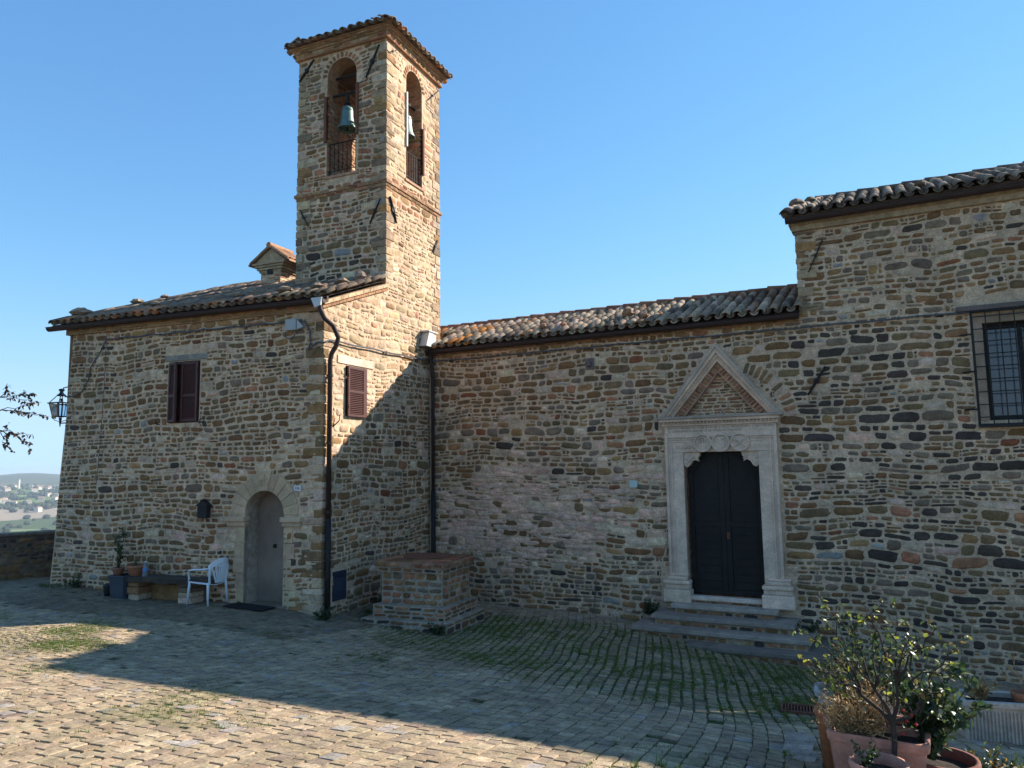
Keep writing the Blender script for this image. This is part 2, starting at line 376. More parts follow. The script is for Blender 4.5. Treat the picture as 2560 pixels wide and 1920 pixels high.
def gutter(name, F, u0, u1, z, parent, w=.16, r=.075):
    mb = MB(); n = 8; V = []
    for u in (u0, u1):
        for rad in (r, r-.006):
            for k in range(n+1):
                q = math.pi+math.pi*k/n; V.append(F.P(u, z+math.sin(q)*rad, w+math.cos(q)*rad))
    m = n+1; f = []
    for k in range(n): f += [(k, k+1, 2*m+k+1, 2*m+k), (m+k, 3*m+k, 3*m+k+1, m+k+1)]
    f += [tuple(range(m)), tuple(range(2*m, 3*m)), (0, m, 3*m, 2*m), (n, 2*m+n, 3*m+n, m+n)]
    mb.add(V, f); mb.tube([F.P(u0, z+.003, w+r), F.P(u1, z+.003, w+r)], .011, 6)
    mb.box(F, u0, u1, z-.02, z+.075, w-r-.05, w-r+.004)
    return mb.build(name, 'gutter', parent)

#MARK_STRUCT
# ================================================================ SMALL HOUSE
house = thing('stone_house', (-11.5, 10.8, -2.4), 'two storey rubble stone house with arched doorway and low tiled roof', 'house')
UL = 6.25
def ubA(v):
    xs = [-2.7, -2.2, -1.2, -.1, 1.1, 2.95]; ys = [6.46, 6.42, 6.34, 6.29, 6.2, 6.1]
    return (0.02, float(np.interp(v, xs, ys)))
def palA(u, v):
    P = dict(BASEP)
    if u < .38 and v < 1.6: P = {PAL: 5, GRY: 1, OCH: .6, BRN: .4}
    elif u < .9 and 0 < v < .9: P = {PAL: 3, GRY: 1, OCH: 1.5, BRN: 1}
    elif v < -1.2 and u > 2: P[PNK] = .8; P[PAL] = 1.2; P[DRK] = .6
    elif v > 2.62: P = {OCH: 3, BRN: 2, BRK: 2}
    if u > 5.0: P[DRK] = .8; P[GRY] = 3
    return P
ARC, ARR = 1.2, .425
door_hole = [(ARC-ARR, -2.44), (ARC+ARR, -2.44)]+arc(ARC, -.83, ARR, 0, 180, 14)
win_hole = [(2.76, .88), (3.5, .88), (3.5, 2.07), (2.76, 2.07)]
mb = MB(); outA = [(0, -3.0), (6.48, -3.0), (6.42, -2.2), (6.34, -1.2), (6.29, -.1), (6.2, 1.1), (6.1, 2.97), (0, 2.97)]
panel(mb, FA, outA, [door_hole, win_hole], .38, dcol=(.36, .32, .26))
surround = [rect_ex(ARC-.78, ARC+.80, -1.06, -.85), rect_ex(ARC-ARR-.0, ARC+ARR+.0, -2.6, -.8), arch_ex(ARC, .74, -.86, -.83), rect_ex(ARC-.17, ARC+.17, -.15, -.04), rect_ex(ARC+ARR, ARC+ARR+.17, -2.3, -1.05)]
masonry(mb, FA, -2.62, 2.96, ubA, surround+[rect_ex(2.74, 3.52, .84, 2.08), rect_ex(2.6, 3.62, 2.07, 2.21)], palA, quoin=1, seed=2, hr=(.07, .17))
mb.build('wall', 'stone', house, smooth=True)
# side wall + tower side are laid as one continuous face of stones
hs, ts = MB(), MB()
selB = lambda u, v: hs if u < 2.0 else ts
SO = 2.006  # tower front plane in FB coordinates
s_hole = [(2.80, 6.27), (3.49, 6.27)]+arc(3.145, 8.55, .345, 0, 180, 12)
b_win = [(.66, .93), (1.27, .93), (1.27, 1.88), (.66, 1.88)]
panel(hs, FB, [(0, -3), (2.0, -3), (2.0, 3.66), (0, 2.95)], [b_win], .25)
panel(ts, FB, [(2.0, -3.2), (3.84, -3.2), (3.84, 2.3), (4.286, 2.3), (4.286, 9.12), (SO, 9.12), (SO, 3.66), (2.0, 3.66)], [s_hole], .38, dcol=(.33, .22, .14))
def ubB(v):
    if v < 2.5: return (.02, 3.82)
    if v < 2.95: return (.02, 4.27)
    a = (v-2.95)/.36+.05
    return (min(a, SO+.01), 4.27)
def palB(u, v):
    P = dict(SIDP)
    if v < 2.0 and u < .4: P = {PAL: 5, OCH: 1, GRY: 1}
    if v > 5.9: P[(.40, .23, .14)] = 1.6
    if v < .3+.75*(u-.2): P = dict(BASEP); P[PAL] = 1.5  # darker palette below the church eave's shadow edge; cast shade put into stone colour
    if v < -1.4 and u > 1.5: P[DRK] = 1.5; P[GRY] = 4
    if 5.6 < v < 6.1: P = BRICKP
    return P
masonry(selB, FB, -2.8, 9.1, ubB, [rect_ex(.62, 1.31, .9, 1.9), rect_ex(.38, 1.58, 1.88, 2.06), rect_ex(.3, .75, -2.4, -1.8), rect_ex(2.78, 3.51, 6.2, 8.5), arch_ex(3.145, .5, 8.4, 8.55)], palB, seed=5, prot=.011, quoin=1)
hs.build('wall', 'stone', house, smooth=True)
mb = MB(); FL = Face(tuple(FA.P(6.2, 0)[:2]), (0, 1), (-1, 0)); panel(mb, FL, [(0, -3), (6, -3), (6, 5.1), (0, 2.97)])
masonry(mb, FL, -2.6, 2.9, lambda v: (.02, 5.9), (), palA, seed=9); mb.build('wall', 'stone', house, smooth=True)
mb = MB(); FK = Face((-14.4, 16.2), (1, 0), (0, 1)); mb.box(FK, 0, 4.4, -3, 5.0, -.05, 0, MORTAR); mb.build('wall', 'stone', house)
# arch surround
STN = (.46, .385, .27)
sur = MB()
for i in range(11):
    a0, a1 = 0+i*180/11+.2, (i+1)*180/11-.2
    if i == 5: continue
    R = .74+rng.uniform(-.02, .02); o = arc(ARC, -.83, R, a0, a1, 3); n_ = arc(ARC, -.83, ARR, a0, a1, 3)
    sur.band(FA, o, n_, -.1, .018+rng.uniform(0, .008), jit(STN, .1), closed=False)
su = sur.build('door_surround', 'carved', house, bevel=.008)
for sgn in (0, 1):
    sur = MB()
    for k in range(5):
        z0 = -2.42+k*.272; u0, u1 = (ARC+ARR, ARC+ARR+rng.uniform(.15, .26)) if sgn else (ARC-ARR-rng.uniform(.15, .3), ARC-ARR)
        sur.box(FA, u0, u1, z0+.006, z0+.268, -.1, .012+rng.uniform(0, .006), jit(STN, .14))
    sur.build('jamb', 'carved', su, bevel=.008)
for sgn in (0, 1):
    u0, u1 = (ARC+ARR-.02, ARC+.80) if sgn else (ARC-.79, ARC-ARR+.02)
    m2 = MB(); m2.box(FA, u0, u1, -1.04, -.96, -.1, .05, jit(STN)); m2.box(FA, u0-.02, u1+.02, -.96, -.87, -.1, .085, jit(STN)); m2.build('impost', 'carved', su, bevel=.012)
m2 = MB(); m2.prism(FA, [(ARC-.075, -.40), (ARC+.075, -.40), (ARC+.15, -.06), (ARC-.15, -.06)], -.1, .04, STN)
m2.box(FA, ARC-.012, ARC+.012, -.33, -.1, .04, .055, STN); m2.box(FA, ARC-.07, ARC+.07, -.2, -.175, .04, .055, STN)
m2.box(FA, ARC+.035, ARC+.05, -.33, -.22, .04, .053, STN); m2.band(FA, arc(ARC+.06, -.25, .035, -90, 90, 6), arc(ARC+.06, -.25, .022, -90, 90, 6), .04, .053, STN, False)
m2.box(FA, ARC-.09, ARC-.075, -.33, -.24, .04, .053, STN); m2.box(FA, ARC-.075, ARC-.04, -.29, -.275, .04, .053, STN)
m2.build('keystone', 'carved', su, bevel=.006)
# door leaf
d = MB(); d.prism(FA, [(ARC-ARR, -2.42), (ARC+ARR, -2.42)]+arc(ARC, -.83, ARR, 0, 180, 14), -.40, -.36)
dl = d.build('door', 'doorbrown', house); m2 = MB(); m2.box(FA, ARC-.0, ARC+.07, -1.46, -1.39, -.36, -.345); m2.tube([FA.P(ARC+.035, -1.43, -.345), FA.P(ARC+.035, -1.43, -.30)], .016, 8); m2.build('handle', 'iron', dl)
m2 = MB(); m2.box(FA, ARC-ARR-.05, ARC+ARR+.05, -2.52, -2.42, -.38, .05, (.22, .19, .15)); m2.build('threshold', 'carved', house, bevel=.01)
# shutters
def louver(F, u0, u1, v0, v1, w, name='shutter', parent=None, m='shutter', rails=(), swing=None):
    mb = MB(); fw = .045
    G = F
    if swing:
        hinge = F.P(swing[0], 0, w); a = swing[1]; dv = F.d*math.cos(a)+F.n*math.sin(a); nn = F.n*math.cos(a)-F.d*math.sin(a)
        G = Face(tuple(hinge[:2]), tuple(dv), tuple(nn)); u0, u1, w = u0-swing[0], u1-swing[0], 0
    mb.box(G, u0, u0+fw, v0, v1, w, w+.035); mb.box(G, u1-fw, u1, v0, v1, w, w+.035)
    rr = [v0, *rails, v1-fw]
    for r_ in rr: mb.box(G, u0+fw, u1-fw, r_, r_+fw, w+.001, w+.034)
    for a, b in zip(rr[:-1], rr[1:]):
        z = a+fw+.012
        while z < b-.012:
            p = [G.P(u, zz, ww) for u in (u0+fw, u1-fw) for (zz, ww) in ((z, w+.03), (z+.02, w+.006), (z+.026, w+.006), (z+.006, w+.03))]
            mb.add(p, [(0, 1, 2, 3), (7, 6, 5, 4), (0, 4, 5, 1), (1, 5, 6, 2), (2, 6, 7, 3), (3, 7, 4, 0)]); z += .034
    mb.box(G, u0+fw, u1-fw, v0, v1, w-.004, w)
    for hz in (v0+.15, v1-.2): mb.box(G, (u0 if u0 < .0 or not swing else u0), u0+.02, hz, hz+.06, w+.035, w+.045)
    return mb.build(name, m, parent)
wn = MB(); wn.band(FA, [(2.76, .88), (3.5, .88), (3.5, 2.07), (2.76, 2.07)], [(2.8, .92), (3.46, .92), (3.46, 2.03), (2.8, 2.03)], -.12, -.03)
wn.box(FA, 2.76, 3.5, .88, 2.07, -.2, -.19); wo = wn.build('window', 'shutter', house)
louver(FA, 2.79, 3.19, .91, 2.05, .0, parent=wo, rails=(1.38,)); louver(FA, 3.2, 3.49, .9, 2.05, .0, parent=wo, rails=(1.38,), swing=(3.49, -.38))
m2 = MB(); m2.box(FA, 2.6, 3.62, 2.085, 2.2, -.1, .02, (.25, .22, .18)); m2.build('lintel', 'wood', wo, bevel=.012)
m2 = MB(); m2.tube([FA.P(3.72, .87, .0), FA.P(3.72, .87, .07), FA.P(3.72, .93, .09)], .012, 6); m2.build('shutter_stay', 'iron', wo)
m2 = MB(); m2.tube([FA.P(2.62, .9, .0), FA.P(2.68, .86, .08), FA.P(2.62, .95, .1)], .012, 6); m2.build('shutter_stay', 'iron', wo)
wn = MB(); wn.box(FB, .66, 1.27, .93, 1.88, -.2, -.19); wo = wn.build('window', 'shutter', house)
louver(FB, .67, 1.2, .93, 1.87, .03, parent=wo, rails=(1.38,))
m2 = MB(); m2.box(FB, 1.2, 1.28, .93, 1.87, -.05, .055); m2.build('window_frame', 'shutter', wo)
m2 = MB(); m2.box(FB, .4, 1.56, 1.9, 2.05, -.1, .02, (.62, .57, .48)); m2.build('lintel', 'carved', wo, bevel=.01)
m2 = MB(); m2.tube([FB.P(.3, .72, 0), FB.P(.36, .83, .09), FB.P(.42, .93, .06)], .011, 6); m2.build('shutter_stay', 'iron', wo)
# vent
m2 = MB(); m2.box(FB, .33, .72, -2.36, -1.85, -.02, .02)
for k in range(5):
    for z in (-2.32, -1.96): m2.box(FB, .36, .69, z+k*.02, z+k*.02+.008, .02, .032)
tag(m2.build('vent_cover', mat('blue_grey_paint', (.03, .04, .065), .5, noise=.1, bump=0), None, tuple(FB.P(.52, -2.36, 0))), 'dark blue grey metal vent plate low on the house side wall', 'vent')
# roof
SLA = .37
rf = MB()
def colA(u, b):
    return tilecol([((.42, .2, .09), 2.)] if b < .2 else None)
tile_roof(rf, FA, -.12, 6.5, 3.03, .16, 5.4, SLA, colfn=colA, clip=lambda u, b: u > 2.45 or b < 2.15)
for ua, ub_, d_ in ((-.12, 2.4, 2.1), (2.4, 6.5, 5.4)):
    rf.add(FA.P([ua, ub_, ub_, ua], [3.0, 3.0, 3.0+SLA*d_, 3.0+SLA*d_], [.16, .16, .16-d_, .16-d_]), [(0, 1, 2, 3)], (.1, .08, .06))
ro_ = rf.build('roof', 'tile', house, smooth=True)
m2 = MB(); m2.box(FA, 0, 6.25, 2.8, 2.97, -.2, .06, (.3, .22, .13)); masonry(m2, FA, 2.81, 2.96, lambda v: (.02, 6.1), (), lambda u, v: {OCH: 3, BRN: 2, BRK: 1}, hr=(.05, .055), wid=(.2, .28), warpa=0, gap=(.008, .014))
for q in m2.v[1:]: q[:, :2] += FA.n*.06
m2.build('cornice', 'stone', house)
vg = MB()
for k in range(9):
    u0, u1 = -.1+k*.235, -.1+(k+1)*.235-.01
    zz = lambda u: 2.9+SLA*u
    p = [FB.P(u, zz(u)+dz, w) for w in (-.12, .1) for (u, dz) in ((u0, .02), (u1, .02), (u1, .09), (u0, .09))]
    vg.add(p, [(0, 1, 2, 3), (7, 6, 5, 4), (0, 4, 5, 1), (1, 5, 6, 2), (2, 6, 7, 3), (3, 7, 4, 0)], jit((.5, .38, .26), .15))
    p = [FB.P(u, zz(u)+dz, w) for w in (-.12, .06) for (u, dz) in ((u0, -.05), (u1, -.05), (u1, .018), (u0, .018))]
    vg.add(p, [(0, 1, 2, 3), (7, 6, 5, 4), (0, 4, 5, 1), (1, 5, 6, 2), (2, 6, 7, 3), (3, 7, 4, 0)], jit((.34, .2, .12), .2))
vg.build('verge', 'stone', house)
gutter('gutter', FA, -.12, 6.62, 2.96, house)
dp = MB(); dp.tube([FA.P(-.02, 2.9, .16), FA.P(-.04, 2.78, .17), FA.P(-.1, 2.62, .12), FA.P(-.2, 2.5, 0), FA.P(-.24, 2.3, -.1), FA.P(-.2, 2.16, -.1), FA.P(-.12, 2.02, -.08), FA.P(-.09, 1.9, -.08), FA.P(-.09, -.95, -.08), ], .043, 10)
do = dp.build('downpipe', 'gutter', house, smooth=True)
m2 = MB(); m2.tube([FA.P(-.09, -.9, -.08), FA.P(-.09, -2.6, -.08)], .052, 10); m2.build('pipe_shoe', 'iron', do, smooth=True)
for z in (1.6, .4, -.8, -1.9): m2 = MB(); m2.tube([FA.P(-.09, z, -.08), FA.P(-.09, z+.04, -.08)], .058, 10); m2.build('pipe_bracket', 'gutter', do)
m2 = MB(); m2.prism(FA, [(-.12, 2.98), (.1, 2.98), (.02, 2.8), (-.1, 2.84)], .22, .26); m2.build('end_flashing', 'flash', house)
# chimney
FCh = Face((-12.74, 14.0), (1, 0), (0, -1)); ch = MB(); ch.box(FCh, 0, .61, 4.0, 5.04, -.6, 0, MORTAR)
masonry(ch, FCh, 4.42, 5.02, lambda v: (.0, .61), [rect_ex(.2, .4, 4.74, 4.94)], lambda u, v: {OCH: 3, PAL: 2, BRK: 1}, hr=(.05, .06), wid=(.18, .26), warpa=0, gap=(.008, .014), prot=.008)
FCs = Face((-12.13, 14.0), (0, 1), (1, 0)); masonry(ch, FCs, 4.42, 5.02, lambda v: (.0, .6), (), lambda u, v: {OCH: 2, PAL: 2, BRK: 3}, hr=(.05, .06), wid=(.18, .26), warpa=0, gap=(.008, .014), prot=.008)
for k in range(4): ch.box(FCh, -.04-.05*k, .65+.05*k, 4.82+k*.06, 4.87+k*.06, -.62-.03*k, .02+.03*k, jit((.36, .3, .2)))
ch.prism(FCh, [(-.2, 5.04), (.83, 5.04), (.34, 5.4)], -.58, .05, jit((.34, .29, .2)))
co = ch.build('chimney', 'stone', ro_)
m2 = MB(); m2.box(FCh, .22, .38, 4.76, 4.92, -.02, .035, (.004, .004, .004)); m2.build('smoke_vent', 'doorblack', co)
m2 = MB()
for sgn in (-1, 1):
    a = Vector(FCh.P(.34, 5.46)); e = Vector(FCh.P(.34+sgn*.62, 5.02)); dn = (e-a).normalized()
    p = [FCh.P(.34, 5.42, w) for w in (-.68, .12)]+[FCh.P(.34+sgn*.64, 5.0, w) for w in (.12, -.68)]
    pp = [tuple(q) for q in p]+[(q[0], q[1], q[2]+.035) for q in p]
    m2.add(pp, [(0, 1, 2, 3), (7, 6, 5, 4), (0, 4, 5, 1), (1, 5, 6, 2), (2, 6, 7, 3), (3, 7, 4, 0)], (.38, .25, .16))
    for k in range(4):
        for j in range(2):
            O = Vector(FCh.P(.34+sgn*(.6-j*.3), 5.05+j*.2, .05-k*.2)); one_tile(m2, O, Vector((0, 1, 0)), (a-e).normalized(), Vector((0, 0, 1)), .36, .085, .07, jit((.36, .22, .14), .2))
m2.tube([FCh.P(.34, 5.47, .14), FCh.P(.34, 5.47, -.7)], .075, 8, (.42, .24, .13)); m2.build('chimney_cap', 'tile', co)

# ================================================================ BELL TOWER
tower = thing('bell_tower', (-9.3, 13.7, -2.9), 'square stone bell tower with arched openings rising behind the house', 'bell tower')
ts.build('wall', 'stone', tower, smooth=True)
f_hole = [(.76, 6.28), (1.53, 6.28)]+arc(1.145, 8.55, .385, 0, 180, 12)
mb = MB(); panel(mb, FT, [(0, 2.5), (TW, 2.5), (TW, 9.12), (0, 9.12)], [f_hole], .38, dcol=(.3, .22, .15))
def palT(u, v):
    P = dict(TOWP); P[GRY] = 4; P[OLV] = 3; P[BLU] = .5
    if v < 4.6: P[DRK] = 4
    if 5.9 < v < 6.28 or v > 9.0: P = BRICKP
    if v > 6.5 and (u < .1 or u > 2.1): P[BRK] = 2
    return P
masonry(mb, FT, 3.4, 9.1, lambda v: (.02, TW-.02), [rect_ex(.74, 1.55, 6.2, 8.5), arch_ex(1.145, .53, 8.4, 8.55)], palT, seed=12, quoin=1)
for (F, uc, r, R) in ((FT, 1.145, .385, .53), (FB, 3.145, .345, .49)):
    for i in range(13):
        a = R_((i+.5)*180/13); rm = (r+R)/2; stone(mb, F, uc+math.cos(a)*rm, 8.55+math.sin(a)*rm, R-r-.01, .085, jit(pick({BRK: 3, OCH: 2, BRN: 1}), .15), rot=a, prot=.012, N=8)
mb.build('wall', 'stone', tower, smooth=True)
mb = MB()
FTL = Face((XB-TW, 12.606), (0, 1), (-1, 0)); panel(mb, FTL, [(0, 2.5), (TD, 2.5), (TD, 9.12), (0, 9.12)]); masonry(mb, FTL, 4, 9.1, lambda v: (.02, TD-.02), (), palT, seed=3)
FTB = Face((XB, 12.606+TD), (-1, 0), (0, 1)); b_hole = [(1.14, 6.28), (1.77, 6.28)]+arc(1.455, 8.2, .315, 0, 180, 10); panel(mb, FTB, [(0, -3), (TW, -3), (TW, 9.12), (0, 9.12)], [b_hole], .38, dcol=(.33, .22, .14)); masonry(mb, FTB, 4, 9.1, lambda v: (.02, TW-.02), (rect_ex(1.1, 1.8, 6.2, 8.6),), palT, seed=4, hr=(.12, .22))
mb.build('wall', 'stone', tower, smooth=True)
# inside of the belfry
mb = MB(); i0x, i1x, i0y, i1y = XB-TW+.38, XB-.38, 12.986, 12.606+TD-.38
FIL = Face((i0x, i0y), (0, 1), (1, 0)); FIB = Face((i0x, i1y), (1, 0), (0, -1)); FIR = Face((i1x, i0y), (0, 1), (-1, 0)); FIF = Face((i0x, i0y), (1, 0), (0, 1))
dy, dx = i1y-i0y, i1x-i0x
panel(mb, FIL, [(0, 5.9), (dy, 5.9), (dy, 9.1), (0, 9.1)], col=(.36, .27, .19)); panel(mb, FIB, [(0, 5.9), (dx, 5.9), (dx, 9.1), (0, 9.1)], [[(XB-i0x-x, z) for x, z in b_hole]], 0, col=(.36, .27, .19))
IP = lambda u, v: {BRK: 4, OCH: 3, BRN: 1, PAL: 1}
masonry(mb, FIL, 6.0, 9.0, lambda v: (0, dy), (), IP, hr=(.06, .12), seed=4); masonry(mb, FIB, 6.0, 9.0, lambda v: (0, dx), (rect_ex(XB-i0x-1.8, XB-i0x-1.1, 6.2, 8.55),), IP, hr=(.06, .12), seed=6)
fh2 = [(XB-x, z) for x, z in f_hole]; panel(mb, FIF, [(0, 5.9), (dx, 5.9), (dx, 9.1), (0, 9.1)], [[(XB-i0x-x, z) for x, z in f_hole]], 0, col=(.3, .22, .15))
panel(mb, FIR, [(0, 5.9), (dy, 5.9), (dy, 9.1), (0, 9.1)], [[(u-(i0y-10.6), z) for u, z in s_hole]], 0, col=(.3, .22, .15))
FJ = Face((XB-1.53, 12.606), (0, 1), (1, 0)); masonry(mb, FJ, 6.28, 8.55, lambda v: (0.01, .37), (), IP, hr=(.06, .14), warpa=0, seed=2)
FJ2 = Face((XB, 10.6+3.49), (-1, 0), (0, -1)); masonry(mb, FJ2, 6.28, 8.55, lambda v: (0.01, .37), (), IP, hr=(.06, .14), warpa=0, seed=2)
mb.build('inner_wall', 'stone', tower, smooth=True)
mb = MB(); FX = Face((XB-TW, 12.606), (1, 0), (0, -1)); mb.box(FX, .05, TW-.05, 5.95, 6.2, -TD+.05, -.05, (.3, .25, .18)); mb.build('belfry_floor', 'stone', tower)
mb = MB(); mb.box(FX, .02, TW-.02, 9.0, 9.14, -TD+.02, -.02, (.16, .12, .08)); mb.build('belfry_ceiling', 'stone', tower)
# sills, string course, cornice
def ring(mb, z0, z1, out, col, brick=True):
    x0, x1, y0, y1 = XB-TW-out, XB+out, 12.606-out, 12.606+TD+out
    G = Face((x0, y0), (1, 0), (0, -1)); mb.box(G, 0, x1-x0, z0, z1, -(y1-y0), 0, col)
    if brick:
        for Fq, L in ((Face((x1, y0), (-1, 0), (0, -1)), x1-x0), (Face((x1, y0), (0, 1), (1, 0)), y1-y0)):
            masonry(mb, Fq, z0, z1, lambda v: (0.0, L), (), lambda u, v: BRICKP, hr=(z1-z0, z1-z0+.001), wid=(.2, .3), warpa=0, gap=(.006, .012), prot=.006)
mb = MB(); ring(mb, 5.90, 5.97, .055, (.33, .24, .17)); ring(mb, 5.83, 5.898, .025, (.33, .24, .17)); mb.build('string_course', 'stone', tower)
mb = MB(); ring(mb, 9.1, 9.15, .07, (.34, .2, .13)); ring(mb, 9.152, 9.24, .05, (.36, .29, .2)); ring(mb, 9.242, 9.29, .09, (.36, .28, .19)); ring(mb, 9.292, 9.33, .13, (.36, .28, .19)); ring(mb, 9.332, 9.355, .16, (.38, .26, .17), False)
mb.build('cornice', 'stone', tower)
mb = MB(); mb.box(FT, .68, 1.6, 6.22, 6.28, -.36, .03, (.36, .24, .17)); mb.build('sill', 'stone', tower, bevel=.006); mb = MB(); mb.box(FB, 2.74, 3.54, 6.21, 6.27, -.36, .03, (.4, .27, .19)); mb.build('sill', 'stone', tower, bevel=.006)
rf = MB(); ov = .185; SLT = .38
for Fq, L in ((Face((XB+ov, 12.606-ov), (-1, 0), (0, -1)), TW+2*ov), (Face((XB+ov, 12.606-ov), (0, 1), (1, 0)), TD+2*ov), (Face((XB-TW-ov, 12.606-ov), (0, 1), (-1, 0)), TD+2*ov), (Face((XB+ov, 12.606+TD+ov), (-1, 0), (0, 1)), TW+2*ov)):
    p = Fq.P([0, L, L/2], [9.365, 9.365, 9.365+SLT*L/2], [0, 0, -L/2]); rf.add(p, [(0, 1, 2)], (.14, .1, .07))
    tile_roof(rf, Fq, .06, L-.06, 9.355, .03, L/2, SLT, pitch=.2, clip=lambda u, b, L=L: min(u, L-u) > b/1.085-.03, extra=[((.4, .2, .1), 2)])
rf.box(Face((XB-TW-ov+.03, 12.606-ov+.03), (1, 0), (0, -1)), 0, TW+2*ov-.06, 9.357, 9.364, -(TD+2*ov-.06), 0, (.35, .2, .12))
for Fq in (1,):
    a = Vector((XB+ov-.02, 12.606-ov+.02, 9.385)); c_ = Vector((XB-TW/2, 12.606+TD/2, 9.40+SLT*(TW/2+ov)))
    for k in range(6): t = (c_-a)/6; rf.tube([a+t*k, a+t*(k+1)*1.0+Vector((0, 0, .02))], [.085, .07], 8, jit((.3, .17, .1), .2))
rf.build('roof', 'tile', tower, smooth=True)
def bar(name, F, a, b, parent, r=.018, m='iron', w=.03):
    mb = MB(); P, Q = F.P(*a, w), F.P(*b, w); mid = (P+Q)/2
    mb.tube([P, mid, Q], [r, r*1.15, r*.8], 6, flat=.8); mb.tube([F.P((a[0]+b[0])/2, (a[1]+b[1])/2, -.02), F.P((a[0]+b[0])/2, (a[1]+b[1])/2, w+.02)], r*1.9, 8)
    return mb.build(name, m, parent)
for F, a, b, r in ((FT, (2.28, 8.62), (1.88, 9.06), .026), (FT, (.5, 8.3), (.17, 8.98), .026), (FB, (2.06, 8.8), (2.38, 9.02), .012), (FB, (3.72, 8.5), (4.2, 8.95), .014),
                   (FT, (2.2, 5.62), (1.98, 5.24), .016), (FT, (.38, 5.05), (.12, 5.56), .02), (FB, (2.1, 5.62), (2.36, 5.12), .03), (FB, (3.95, 4.9), (4.15, 5.25), .02)):
    bar('tie_anchor', F, a, b, tower, r)
def railing(F, u0, u1, z0, z1, w):
    mb = MB(); mb.tube([F.P(u0, z1, w), F.P(u1, z1, w)], .014, 6); mb.tube([F.P(u0, z0+.12, w), F.P(u1, z0+.12, w)], .01, 6)
    n = 7
    for k in range(n): u = u0+.04+(u1-u0-.08)*k/(n-1); mb.tube([F.P(u, z0, w), F.P(u, z1, w)], .008, 6)
    mb.build('railing', 'iron', tower)
railing(FT, .77, 1.52, 6.28, 7.02, -.06); railing(FB, 2.81, 3.48, 6.27, 6.95, -.06)
for F, ua, z0, z1, m in ((FT, .70, 7.1, 8.25, 'rust'), (FT, 1.53, 7.05, 8.1, 'rust'), (FB, 2.77, 7.0, 8.25, 'flash'), (FB, 3.49, 6.6, 7.7, 'rust')):
    mb = MB(); mb.box(F, ua, ua+(.03 if m == 'flash' else .055), z0, z1, -.06, .045); mb.build('bell_post', m, tower)
for a_, b_ in ((FT.P(.78, 8.2, -.2), FT.P(1.52, 8.2, -.2)), (FT.P(.75, 8.66, -.3), FT.P(1.53, 8.66, -.3)), (FB.P(2.8, 8.2, -.2), FB.P(3.49, 8.2, -.2))): mb = MB(); mb.tube([a_, b_], .03, 8); mb.build('bell_beam', 'iron', tower)
def bell(c, col, lab):
    t = thing('church_bell', (c[0], c[1], c[2]), lab, 'bell', 'bells in the belfry')
    prof = [(.0, .52), (.07, .52), (.11, .49), (.125, .44), (.13, .3), (.15, .15), (.185, .05), (.215, 0), (.205, -.005), (.19, .02), (.14, .14), (.115, .3), (.1, .42), (0, .45)]
    mb = MB(); mb.lathe(c, prof, 28, col); mb.lathe((c[0], c[1], c[2]), [(.132, .43), (.138, .425), (.132, .42)], 28, tuple(x*1.3 for x in col)); mb.lathe(c, [(.187, .06), (.194, .05), (.192, .04)], 28, col); mb.build('bell_body', 'bell', t, smooth=True)
    mb = MB()
    for k in range(3):
        q = k*math.pi/3+.3; mb.tube([(c[0]+.05*math.cos(q), c[1]+.05*math.sin(q), c[2]+.5), (c[0]+.07*math.cos(q), c[1]+.07*math.sin(q), c[2]+.58), (c[0], c[1], c[2]+.64), (c[0]-.07*math.cos(q), c[1]-.07*math.sin(q), c[2]+.58), (c[0]-.05*math.cos(q), c[1]-.05*math.sin(q), c[2]+.5)], .014, 6)
    mb.tube([(c[0], c[1], c[2]+.6), (c[0], c[1], c[2]+.84)], .035, 8); mb.build('bell_crown', 'iron', t)
    mb = MB(); mb.tube([(c[0], c[1], c[2]+.4), (c[0], c[1], c[2]+.06), (c[0], c[1], c[2]-.03)], [.012, .03, .02], 8); mb.build('clapper', 'iron', t)
bell((-9.33, 12.82, 7.38), (.12, .2, .19), 'blue green bell hanging in the shaded front arch of the tower')
bell((-8.38, 13.72, 7.38), (.24, .29, .25), 'grey green bell in the sunlit side arch of the tower')

def quoins(mb, c, d1, d2, z0, z1, cols, hr=(.11, .22)):
    d1 = np.array(d1, float); d2 = np.array(d2, float); z = z0; k = rng.randrange(2)
    while z < z1-.05:
        h = min(rng.uniform(*hr), z1-z); e = rng.uniform(.012, .022); L1, L2 = (rng.uniform(.26, .42), rng.uniform(.14, .22)) if k else (rng.uniform(.12, .22), rng.uniform(.26, .4)); k = 1-k
        c0 = np.array(c)-d1*e-d2*e; P4 = [c0, c0+d1*L1, c0+d1*L1+d2*L2, c0+d2*L2]; V = []
        for zz, s_ in ((z+.008, 1), (z+h*.5, 1.0), (z+h-.012, 1)):
            for p in P4: j = nr.uniform(-.007, .007, 2); V.append((p[0]+j[0], p[1]+j[1], zz+rng.uniform(-.008, .008)))
        mb.add(V, [(i*4+k_, i*4+(k_+1) % 4, i*4+4+(k_+1) % 4, i*4+4+k_) for i in range(2) for k_ in range(4)]+[(3, 2, 1, 0), (8, 9, 10, 11)], jit(rng.choice(cols), .15)); z += h
QC = [OCH, GRY, (.33, .27, .19), (.36, .3, .2), (.3, .24, .165), (.4, .34, .25), (.45, .4, .31)]
